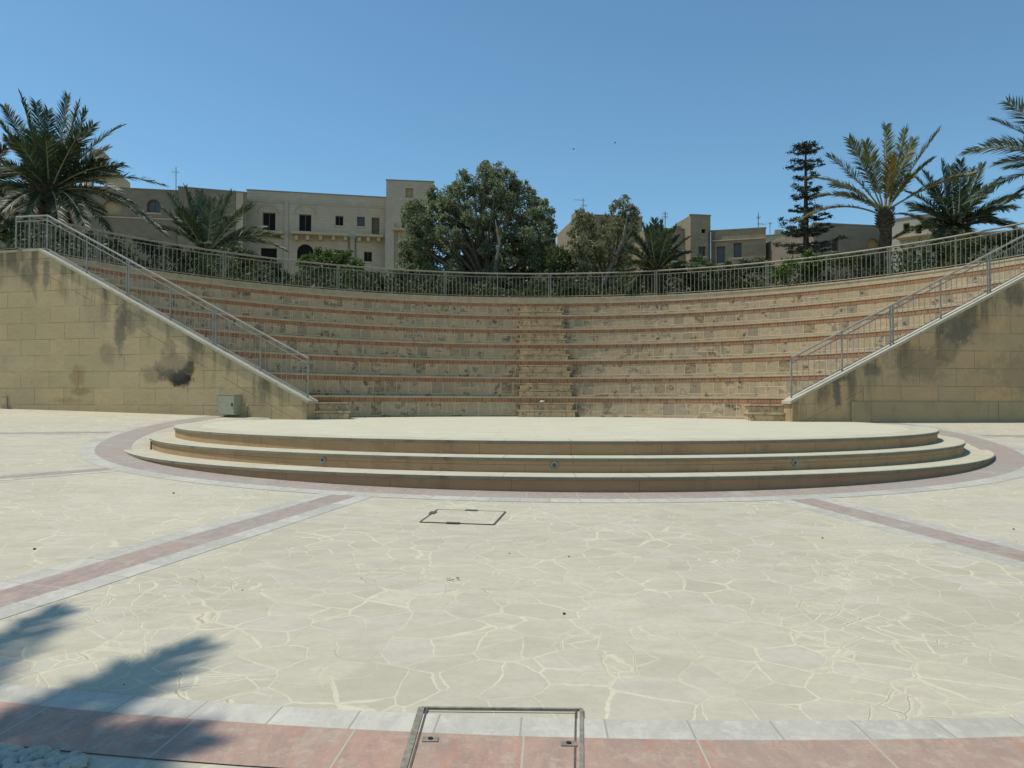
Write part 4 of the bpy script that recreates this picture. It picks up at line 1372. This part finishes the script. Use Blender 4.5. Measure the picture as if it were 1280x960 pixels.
def inside(poly, x, y):
    c = False; n = len(poly)
    for i in range(n):
        (x0, y0), (x1, y1) = poly[i], poly[i - 1]
        if (y0 > y) != (y1 > y) and x < (x1 - x0) * (y - y0) / (y1 - y0) + x0:
            c = not c
    return c


def fill_clumps(poly, Y, n, r0, r1, thick, seed):
    rg = random.Random(seed); xs = [p[0] for p in poly]; ys = [p[1] for p in poly]
    mx, my = (min(xs) + max(xs)) / 2, (min(ys) + max(ys)) / 2; out = []
    got = []
    tries = 0
    while len(out) < n and tries < 40000:
        tries += 1
        x, y = rg.uniform(min(xs), max(xs)), rg.uniform(min(ys), max(ys)); r = rg.uniform(r0, r1)
        if not inside(poly, x, y) or sum(inside(poly, x + r * .8 * math.cos(a), y + r * .8 * math.sin(a)) for a in (0, 1.05, 2.1, 3.14, 4.2, 5.2)) < 5:
            continue
        if tries < 12000 and any((x - a) ** 2 + (y - b) ** 2 < (.55 * (r + c)) ** 2 for a, b, c in got):
            continue
        got.append((x, y, r))
        e = math.hypot((x - mx) / (max(xs) - mx), (y - my) / (max(ys) - my))
        yy = Y + rg.uniform(-1, 1) * thick * math.sqrt(max(.08, 1 - min(1, e) ** 2))
        out.append((at(x, y, yy), r * yy / F))
    return out


def gbase(px, Y, z=4.75):
    p = at(px, 400, Y); return V(p.x, p.y, z)


# big dark tree
OUT1 = [(496, 318), (504, 290), (501, 264), (511, 248), (530, 250), (539, 230), (549, 240), (560, 226), (571, 236), (572, 216), (581, 209), (590, 221), (601, 228), (595, 203), (608, 201), (622, 209), (640, 215), (652, 221), (663, 226), (666, 240), (681, 247), (693, 261), (698, 282), (688, 292), (695, 308), (692, 340), (684, 374), (505, 374), (497, 345)]
ot = leafy_tree('olive_tree', 'big dense dark olive tree rising behind the middle of the curved railing', 'tree', gbase(612, 36),
                fill_clumps(OUT1, 36, 230, 7, 13, 2.2, 3), 400, .12, L_OLIVE, BARK, .22, aspect=2.0)
m = MB(); m.tube([at(619, 348, 34.0), at(621, 325, 33.8), at(625, 306, 33.9), at(622, 290, 34.2), at(619, 275, 34.6)], [.1, .085, .07, .05, .02], 7)
m.build('limb', BARK, ot, smooth=True)
# the same tree's pale limb shows inside the crown
# thin greyish tree with a slanting bare trunk
OUT2 = [(714, 350), (711, 305), (714, 272), (722, 260), (735, 266), (750, 272), (760, 268), (764, 253), (773, 246), (784, 244), (794, 251), (803, 268), (798, 292), (792, 325), (790, 372), (716, 372)]
tt = leafy_tree('thin_tree', 'thin grey leaved tree with a pale slanting bare trunk', 'tree', gbase(762, 33.8),
                fill_clumps(OUT2, 33.8, 100, 5, 9, 1.2, 9), 330, .11, L_THIN, BARK, .10)
m = MB(); m.tube([at(754, 356, 33.2), at(765, 330, 33.2), at(777, 305, 33.2), at(781, 286, 33.3), at(784, 270, 33.5)], [.10, .09, .075, .055, .025], 8); m.tube([at(778, 303, 33.2), at(787, 291, 33.4), at(793, 278, 33.6)], [.045, .03, .012], 6)
PALEB = m_bark('pale_bark', (0.27, 0.23, 0.17), (0.19, 0.165, 0.12))
m2 = MB(); m2.tube([at(731, 362, 33.4), at(730, 330, 33.4), at(728, 300, 33.5), at(726, 275, 33.6)], [.07, .06, .045, .015], 6); m2.build('limb', PALEB, tt, smooth=True)
m.build('slanting_trunk', PALEB, tt, smooth=True)
leafy_tree('round_bush', 'small mid green tree filling the gap between the dark tree and the thin tree', 'tree', gbase(697, 34.5), px_clumps([(690, 318, 15), (704, 320, 15), (697, 336, 18), (712, 344, 14), (682, 340, 14), (700, 358, 16)], 34.5, .7), 380, .14, L_MID, BARK, .06)
# shrubs
def shrub(label, lst, Y, leafm, dens=420, size=.12, name='shrub', dy=.5):
    cl = px_clumps(lst, Y, dy); px = np.mean([a[0] for a in lst])
    return leafy_tree(name, label, 'shrub', gbase(px, Y), cl, dens, size, leafm, BARK, .035, group='shrubs behind the curved railing', trunk_top=.2)


shrub('bright green leafy shrub in front of the pale house arch', [(384, 330, 12), (398, 326, 13), (414, 322, 13), (430, 324, 12), (446, 332, 10), (405, 342, 16), (430, 344, 15), (384, 346, 14)], 32, L_BRIGHT, 520)
shrub('dark green shrub below the bright shrub beside the big dark tree', [(450, 350, 16), (472, 352, 14), (492, 350, 15), (470, 366, 14), (505, 362, 14)], 31.5, L_DARK)
shrub('yellowish green low shrub under the small palm beside the pale house', [(300, 318, 11), (318, 326, 12), (338, 336, 13), (300, 334, 14), (352, 346, 12), (285, 310, 8)], 29.5, L_MID)
shrub('dark leafy shrub under the drooping fronds of the big palm', [(196, 312, 13), (216, 318, 13), (236, 326, 13), (180, 308, 10)], 26.5, L_DARK)
shrub('dark low shrub filling the shade under the big dark tree', [(530, 360, 14), (556, 362, 15), (582, 364, 15), (608, 364, 15), (634, 364, 15), (660, 364, 14), (545, 352, 12), (620, 352, 13)], 33, L_DARK, 520)
shrub('leafy shrub between the slanting trunk and the squat palm', [(782, 352, 14), (800, 350, 13), (792, 366, 13), (776, 366, 11), (806, 338, 9)], 32.2, L_MID, 480)
shrub('feathery green shrub by the thin tree foot', [(712, 366, 11), (738, 366, 11), (762, 368, 10)], 32, L_MID)
shrub('green shrub right of the squat palm in front of the stair tower', [(852, 338, 12), (870, 330, 10), (884, 336, 13), (866, 350, 12), (892, 350, 12)], 30.5, L_MID)
shrub('tiny yellow green shrub top below the stair tower', [(873, 326, 7), (868, 331, 6), (879, 331, 6)], 31.5, L_BRIGHT, 520)
shrub('dark shrub below the weathered house windows', [(910, 340, 13), (930, 336, 13), (948, 332, 12), (920, 352, 10)], 29, L_DARK)
shrub('fresh green shrub at the foot of the layered conifer', [(986, 334, 12), (1006, 328, 13), (1026, 326, 12), (1012, 340, 11), (972, 342, 10)], 27.5, L_BRIGHT, 480)
shrub('mid green shrub left of the tall palm trunk', [(1048, 326, 12), (1068, 324, 12), (1082, 326, 10)], 26.5, L_MID)
shrub('rounded leafy shrub in front of the whitewashed house', [(1176, 312, 11), (1192, 306, 11), (1208, 304, 11), (1184, 318, 10), (1222, 304, 10), (1204, 314, 9)], 24.5, L_MID, 480)
shrub('dark shrub in the corner behind the meeting of the two right railings', [(1240, 302, 11), (1256, 300, 11), (1272, 298, 12), (1262, 310, 9)], 24, L_DARK)
shrub('dark shrub behind the upper end of the left railing', [(-30, 286, 16), (-8, 282, 15), (14, 286, 15), (34, 290, 13), (20, 300, 14), (44, 296, 13), (68, 300, 13), (92, 302, 13), (118, 302, 13), (146, 304, 12)], 25, L_DARK, 380, .13)


def undergrowth():
    P = []
    n = 30000
    a = RNG.uniform(ENDS[NT][0] + .04, ENDS[NT][1] - .05, n); r = RR + 1.0 + RNG.uniform(0, 1, n) ** 1.5 * 2.6
    top = .8 + .3 * np.sin(a * 23) + .22 * np.sin(a * 57 + 1) + .15 * np.sin(a * 91)
    z = 4.75 + RNG.uniform(0, 1, n) * (top + .35)
    P = np.stack([TX + r * np.sin(a), TY + r * np.cos(a), z], 1)
    o = leaf_mesh('undergrowth', P, .16, L_UNDER, None, 2.0)
    tag(o, 'low dark undergrowth of leaves and grass behind the curved railing', 'undergrowth', kind='stuff')


undergrowth()

# ---- palms
def m_frond(name, cols, trans=.2):
    return m_leaf(name, cols, trans, .5, .3)


F_DARK = m_frond('dark_palm_leaflets', [(0, (0.027, 0.043, 0.020)), (.6, (0.056, 0.081, 0.035)), (1, (0.106, 0.134, 0.065))])
F_BLUE = m_frond('grey_green_palm_leaflets', [(0, (0.046, 0.069, 0.028)), (.6, (0.082, 0.110, 0.052)), (1, (0.149, 0.174, 0.095))])
F_GRN = m_frond('light_green_palm_leaflets', [(0, (0.072, 0.094, 0.028)), (.5, (0.118, 0.138, 0.048)), (1, (0.206, 0.215, 0.100))], .3)
F_YEL = m_frond('yellowing_palm_leaflets', [(0, (0.12, 0.11, 0.03)), (.6, (0.17, 0.15, 0.05)), (1, (0.24, 0.20, 0.08))], .3)
F_DEAD = m_frond('dead_palm_leaflets', [(0, (0.07, 0.035, 0.018)), (.6, (0.13, 0.07, 0.035)), (1, (0.20, 0.13, 0.075))], .1)
F_ORNG = m_frond('young_orange_palm_leaflets', [(0, (0.17, 0.13, 0.02)), (1, (0.27, 0.2, 0.04))], .3)
RACH = m_plain('palm_leaf_stalk', (0.27, 0.26, 0.15), (0.19, 0.185, 0.10), .6)
RACHD = m_plain('dead_palm_stalk', (0.19, 0.12, 0.06), (0.12, 0.07, 0.035), .8)


def frond(parent, c, tip, sag, mat, rach=RACH, leafl=.5, pairs=80, wid=.040, ctrl=None, name='frond', t0=.08):
    c, tip = Vector(c), Vector(tip); L = (tip - c).length
    if ctrl is None:
        ctrl = c.lerp(tip, .5) + V(0, 0, sag * L)
    m = MB(); pts = []
    for i in range(15):
        t = i / 14; pts.append(c * (1 - t) ** 2 + ctrl * 2 * t * (1 - t) + tip * t * t)
    m.tube(pts, [.035 * (1 - .85 * i / 14) * (L / 2.6) ** .5 for i in range(15)], 4, m=1)
    roll = random.uniform(-.5, .5)
    for i in range(pairs):
        t = t0 + (1 - t0) * (i + random.uniform(-.4, .4)) / pairs
        t = min(t, .995)
        p = c * (1 - t) ** 2 + ctrl * 2 * t * (1 - t) + tip * t * t
        tg = ((ctrl - c) * (1 - t) + (tip - ctrl) * t).normalized()
        s = tg.cross(V(0, 0, 1))
        s = s.normalized() if s.length > .12 else V(math.cos(roll * 3), math.sin(roll * 3), 0)
        s = (Matrix.Rotation(roll, 3, tg) @ s); nn = s.cross(tg).normalized()
        prof = min(1.0, .3 + 2.6 * (t - t0)) * (1 - .45 * max(0, t - .72) / .28)
        al = R(58 - 26 * t) + random.uniform(-.14, .14)
        for sd in (-1, 1):
            vv = .35 + random.uniform(-.25, .3)
            d = tg * math.cos(al) + (s * sd * math.cos(vv) + nn * math.sin(vv)) * math.sin(al)
            d = (d + V(0, 0, -.10)).normalized()
            l = leafl * prof * random.uniform(.8, 1.12); wv = d.cross(nn if random.random() < .5 else V(.3, -.8, .5)).normalized() * wid * .5
            q = p + d * l * .45; e = p + d * l + V(0, 0, -.10 * l)
            b = len(m.v); m.v += [tuple(p - wv * .5), tuple(p + wv * .5), tuple(q + wv), tuple(q - wv), tuple(e)]
            m.f += [(b, b + 1, b + 2, b + 3), (b + 3, b + 2, b + 4)]; m.uv += [[(0, 0), (1, 0), (1, .5), (0, .5)], [(0, .5), (1, .5), (.5, 1)]]; m.m += [0, 0]
    return m.build(name, [mat, rach], parent)


def palm(name, label, px, py, Y, tips, mat, extra=8, boss=(0.45, .5), trunk=.28, base_z=4.75, leafl=.5, elong=(1.8, 2.4), dead=0, seed=1, mats2=None, extra_el=(.1, 1.1), world=None, t0=.08):
    random.seed(seed)
    c = at(px, py, Y) if world is None else Vector(world)
    b = V(c.x, c.y, base_z)
    th = thing(name, label, 'palm tree', tuple(b), 'palms round the amphitheatre')
    m = MB(); n = 9
    zz = [b.z - .1 + (c.z - b.z - boss[1] * .9) * i / (n - 1) for i in range(n)] if c.z - b.z > boss[1] else [b.z - .3, b.z]
    path = [V(c.x + .05 * math.sin(z), c.y, z) for z in zz]; rad = [trunk * (1.12 - .15 * i / max(1, len(zz) - 1)) * (1 + .05 * (i % 2)) for i in range(len(zz))]
    for t, r in ((-.75, .85), (-.4, 1.0), (0.0, .85), (.35, .4)):
        path.append(V(c.x, c.y, c.z + t * boss[1])); rad.append(boss[0] * r)
    m.tube(path, rad, 12)
    # old leaf bases
    for k in range(70):
        a = k * 2.4; z = c.z - boss[1] * .8 + boss[1] * 1.0 * (k / 70); r = boss[0] * .9
        p = V(c.x + r * math.cos(a), c.y + r * math.sin(a), z); d = V(math.cos(a), math.sin(a), .9)
        m.tube([p, p + d * .34 * boss[0]], [.1 * boss[0], .055 * boss[0]], 4)
    m.build('trunk', PALMT, th, smooth=False)
    for tip in tips:
        tx, ty, dy = tip[:3]; sag = tip[3] if len(tip) > 3 else .12; mm = tip[4] if len(tip) > 4 else mat
        rm = RACHD if mm is F_DEAD else RACH
        t = at(tx, ty, Y + dy); d = t - c; d.z = 0
        cc = c + d.normalized() * boss[0] * .4 + V(0, 0, .1 if ty < py else -.1)
        frond(th, cc, t, sag, mm, rm, leafl, name='frond', t0=t0)
    for k in range(extra):
        a = k * 2.399 + seed; el = random.uniform(*extra_el); l = random.uniform(*elong)
        d = V(math.cos(a) * math.cos(el), math.sin(a) * math.cos(el), math.sin(el))
        cc = c + V(d.x, d.y, 0) * boss[0] * .4
        mm = mat if not mats2 else random.choice(mats2)
        frond(th, cc, cc + d * l + V(0, 0, -.25 * l * math.cos(el)), .16, mm, RACH, leafl, t0=t0)
    for k in range(dead):
        a = k * 2.399 + .5; l = random.uniform(1.2, 1.9)
        d = V(math.cos(a), math.sin(a), 0)
        frond(th, c + d * boss[0] * .6 + V(0, 0, -.3), c + d * l * .75 + V(0, 0, -l * .75), .25, F_DEAD, RACHD, leafl * .8, 34)
    return th


palm('date_palm', 'big dark date palm with brown dead fronds above the sloping railing on the stained wall', 62, 238, 27,
     [(26, 119, -.5, .10), (5, 133, .3, .12), (-4, 150, -.8, .12), (60, 138, 1.0, .05), (85, 120, -.3, .03), (108, 139, .6, .05), (116, 156, -.8, .07), (150, 158, -.3, .12), (154, 206, -.6, .16), (203, 231, -.2, .17), (188, 278, -.8, .24), (140, 296, -1.2, .26), (206, 292, .2, .27),
      (-20, 200, .5, .14), (-30, 240, -.5, .2), (-25, 280, -.7, .25), (45, 128, .9, .04), (98, 130, 1.2, .05), (135, 185, 1.0, .12), (12, 178, 1.0, .12), (100, 165, -1.2, .08), (38, 165, -1.2, .08), (168, 262, -1.4, .2), (30, 285, -1.6, .3), (75, 292, -2, .3), (110, 290, -1.7, .3), (5, 262, -1.2, .25), (150, 240, -1.7, .2)],
     F_DARK, 20, (.5, .8), .34, leafl=.58, elong=(1.8, 2.6), dead=12, seed=3)
palm('date_palm', 'dark date palm cut by the picture edge left of the big palm', -34, 232, 29, [(25, 213, -.3, .14), (8, 185, 0, .12), (24, 240, -.6, .2), (15, 255, .3, .24), (-40, 120, 0, .05), (-10, 200, -1, .1)], F_DARK, 14, (.45, .7), .3, dead=5, seed=5, leafl=.55)
palm('date_palm', 'small bright date palm beside the pale house with fronds fanning from behind the railing', 258, 316, 30,
     [(232, 235, -.2, .06), (213, 243, .3, .1), (204, 262, -.5, .12), (250, 240, .5, .02), (265, 250, -.6, .02), (290, 242, .2, .06), (314, 257, -.3, .12), (349, 296, .2, .22), (356, 312, -.5, .25), (198, 285, -.3, .18), (222, 262, -1, .08), (276, 246, .8, .05), (300, 262, .9, .1), (240, 252, .9, .06), (330, 284, .8, .2)],
     F_BLUE, 8, (.35, .5), .25, leafl=.5, elong=(1.5, 2.0), seed=8)
palm('squat_palm', 'squat dark green palm with upright arching fronds before the low rendered house', 821, 338, 30.5,
     [(818, 275, .3, .03), (828, 277, -.3, .02), (803, 281, -.2, .06), (845, 284, .2, .08), (860, 298, -.3, .14), (864, 315, .4, .2), (791, 292, .2, .1), (785, 310, -.4, .15), (788, 330, .3, .2), (787, 362, -.5, .25), (888, 364, -.3, .2), (811, 284, -.9, .04), (835, 290, -1, .06), (850, 305, .9, .1), (800, 300, .9, .1), (824, 282, .8, .02)],
     F_DARK, 9, (.35, .5), .25, leafl=.46, elong=(1.3, 1.9), seed=12)
palm('tall_palm', 'tall palm with a clear trunk, yellowing fronds and an orange young leaf', 1106, 266, 27,
     [(1107.5, 157, .4, .02), (1132, 161, .3, .04), (1173, 164, -.2, .08), (1142, 174, 1.0, .06), (1061, 173, -.3, .10), (1035, 195, .2, .14), (1011, 222, -.5, .18), (1020, 246, .3, .20, F_YEL), (996, 277, -.4, .26, F_YEL), (1216, 218, -.3, .12, F_YEL), (1115, 196, -1.1, .0, F_ORNG), (1082, 178, -.9, .08), (1040, 232, 1.0, .2), (1165, 200, 1.2, .1), (1168, 292, .6, .3, F_YEL)],
     F_GRN, 2, (.27, .62), .2, leafl=.52, elong=(1.5, 2.0), seed=15, extra_el=(.7, 1.2), t0=.2)
palm('bushy_palm', 'dark bushy palm right of the tall clear trunked palm', 1194, 282, 29,
     [(1177, 202, .2, .03), (1201, 201, -.3, .02), (1228, 206, .3, .05), (1275, 246, -.3, .12), (1269, 261, .4, .16), (1142, 220, -.2, .1), (1139, 260, .3, .16), (1135, 240, -.4, .12), (1265, 283, -.3, .2), (1120, 296, .2, .2), (1155, 215, 1.0, .07), (1215, 212, 1.0, .05), (1248, 225, -.9, .1), (1165, 232, -1.0, .08), (1188, 208, 1.1, .03), (1235, 240, 1.0, .1), (1150, 285, -.6, .2), (1240, 270, -1, .16), (1165, 312, -1.4, .3), (1195, 316, -1.8, .3), (1222, 312, -1.5, .3), (1180, 300, -1.9, .2), (1210, 300, -1.9, .2)],
     F_DARK, 14, (.42, .6), .3, leafl=.52, elong=(1.5, 2.1), dead=4, seed=19)
palm('leaning_palm', 'palm cut by the right picture edge with long arching fronds entering the sky', 1345, 212, 22.5,
     [(1259, 127, -.4, .12), (1242, 150, .2, .12), (1207, 190, -.3, .2), (1246, 205, .3, .18), (1214, 252, -.2, .22), (1262, 250, .6, .2), (1330, 100, 0, .05), (1290, 115, 1, .08), (1240, 178, 1.0, .16)], F_BLUE, 8, (.42, .7), .3, leafl=.58, elong=(1.6, 2.2), seed=23, extra_el=(.3, 1.2))

# palm outside the frame that throws its shadow across the near paving
def shade_pt(px, py, Z):
    g = gnd(px, py); return g + SUN * ((Z - g.z) / SUN.z)


random.seed(31)
ZC = 8.3
cen = shade_pt(-230, 1040, ZC)
sp = thing('shade_palm', 'palm outside the view whose frond shadows fall across the near paving', 'palm tree', (cen.x, cen.y, gz(cen.x, cen.y)), 'palms round the amphitheatre')
m = MB(); m.tube([V(cen.x, cen.y, gz(cen.x, cen.y) - .1), V(cen.x + .1, cen.y, 2), V(cen.x, cen.y, 6.4), V(cen.x, cen.y, ZC - .9), V(cen.x, cen.y, ZC + .2)], [.3, .24, .22, .36, .2], 12); m.build('trunk', PALMT, sp)
for (px, py, z, cx, cy, cz, ll) in ((255, 806, 8.6, 30, 925, 9.0, .27), (75, 762, 8.8, -70, 845, 9.2, .27), (255, 918, 8.1, 30, 955, 8.9, .30), (150, 935, 8.3, 0, 985, 9.0, .26), (200, 990, 8.2, 20, 1030, 8.9, .3),
                                   (-320, 760, 9, -280, 880, 9.4, .4), (-600, 900, 8.8, -420, 950, 9.2, .4), (-450, 1180, 8.2, -340, 1110, 8.9, .4), (-100, 1180, 8.2, -160, 1110, 8.9, .4)):
    t = shade_pt(px, py, z); frond(sp, cen + (t - cen) * .06, t, 0, F_DARK, RACH, ll * 1.35, 44, .075, ctrl=shade_pt(cx, cy, cz))

# ---- layered conifer
def conifer():
    Y = 33; th = thing('layered_conifer', 'tall dark layered conifer with flat whorls of branches against the sky', 'tree', tuple(gbase(1008, Y)), None)
    top = at(1007, 181, Y); bot = gbase(1008, Y)
    m = MB(); m.tube([bot, bot.lerp(top, .5), top], [.16, .12, .03], 8)
    P = []; rngl = random.Random(4)
    whorls = [(183, 15, 0), (189, 18, 0), (200, 18, 0), (208, 23, 0), (222, 15, 0), (237, 25, 0), (246, 22, 0), (262, 24, 0), (271, 36, 0), (286, 38, 0), (291, 30, 0), (304, 44, 0), (313, 34, 0)]
    for i, (py, hw, up) in enumerate(whorls):
        c = at(1007, py, Y); r = hw * Y / F
        nb = 6
        for k in range(nb):
            a = 2 * PI * k / nb + i * .7 + rngl.uniform(-.2, .2); l = r * rngl.uniform(.75, 1.05)
            if rngl.random() < .12:
                continue
            d = V(math.cos(a), math.sin(a), 0)
            e = c + d * l + V(0, 0, .05 * l); mid = c + d * l * .5 + V(0, 0, -.07 * l)
            m.tube([c, mid, e], [.035, .025, .012], 4)
            nt_ = max(2, int(l * 4.2))
            for q in range(nt_):
                t = .25 + .8 * (q + rngl.uniform(.1, .9)) / nt_
                tc = c.lerp(e, t) + V(0, 0, -.10 * l * (1 - abs(2 * t - 1)) + .03) + V(-d.y, d.x, 0) * rngl.gauss(0, .11 * (.4 + t) * min(1.2, l))
                rr = rngl.uniform(.09, .17)
                for j in range(int(62 * rr / .13)):
                    P.append(tc + V(rngl.gauss(0, rr * .6), rngl.gauss(0, rr * .6), rngl.gauss(0, rr * .24)))
    m.build('trunk', BARK_D, th, smooth=True)
    leaf_mesh('crown', np.array([tuple(p) for p in P]), .095, L_PINE, th, 2.2)


conifer()

# ------------------------------------------------------------------ two birds high in the sky
BIRD = m_plain('dark_feathers', (0.02, 0.02, 0.022), (0.03, 0.03, 0.03), .8)


def bird(px, py, lab, bank):
    c = at(px, py, 48)
    M = Matrix.Translation(c) @ Matrix.Rotation(bank, 4, 'Y') @ Matrix.Scale(.55, 4)
    m = MB(); prof = [(-.16, .004), (-.10, .022), (0, .036), (.08, .03), (.12, .022), (.155, .004)]
    m.tube([M @ V(x, 0, 0) for x, r in prof], [r * .55 for x, r in prof], 8)
    for s in (-1, 1):
        q = [V(.07, 0, .01), V(.06, s * .12, .06), V(-.03, s * .30, .03), V(-.04, s * .12, .055), V(-.05, 0, .01)]
        q2 = [M @ p for p in q]; m.face(q2 if s > 0 else q2[::-1]); m.face([M @ (p - V(0, 0, .008)) for p in (q[::-1] if s > 0 else q)])
    m.face([M @ V(-.12, 0, .005), M @ V(-.22, .05, .005), M @ V(-.22, -.05, .005)])
    tag(m.build('bird', BIRD, origin=c), lab, 'bird', 'birds in the sky')


bird(717, 186.5, 'tiny dark bird flying just above the gap right of the dark tree', .3)
bird(769, 178.5, 'tiny dark bird flying higher, above the thin tree', -.5)
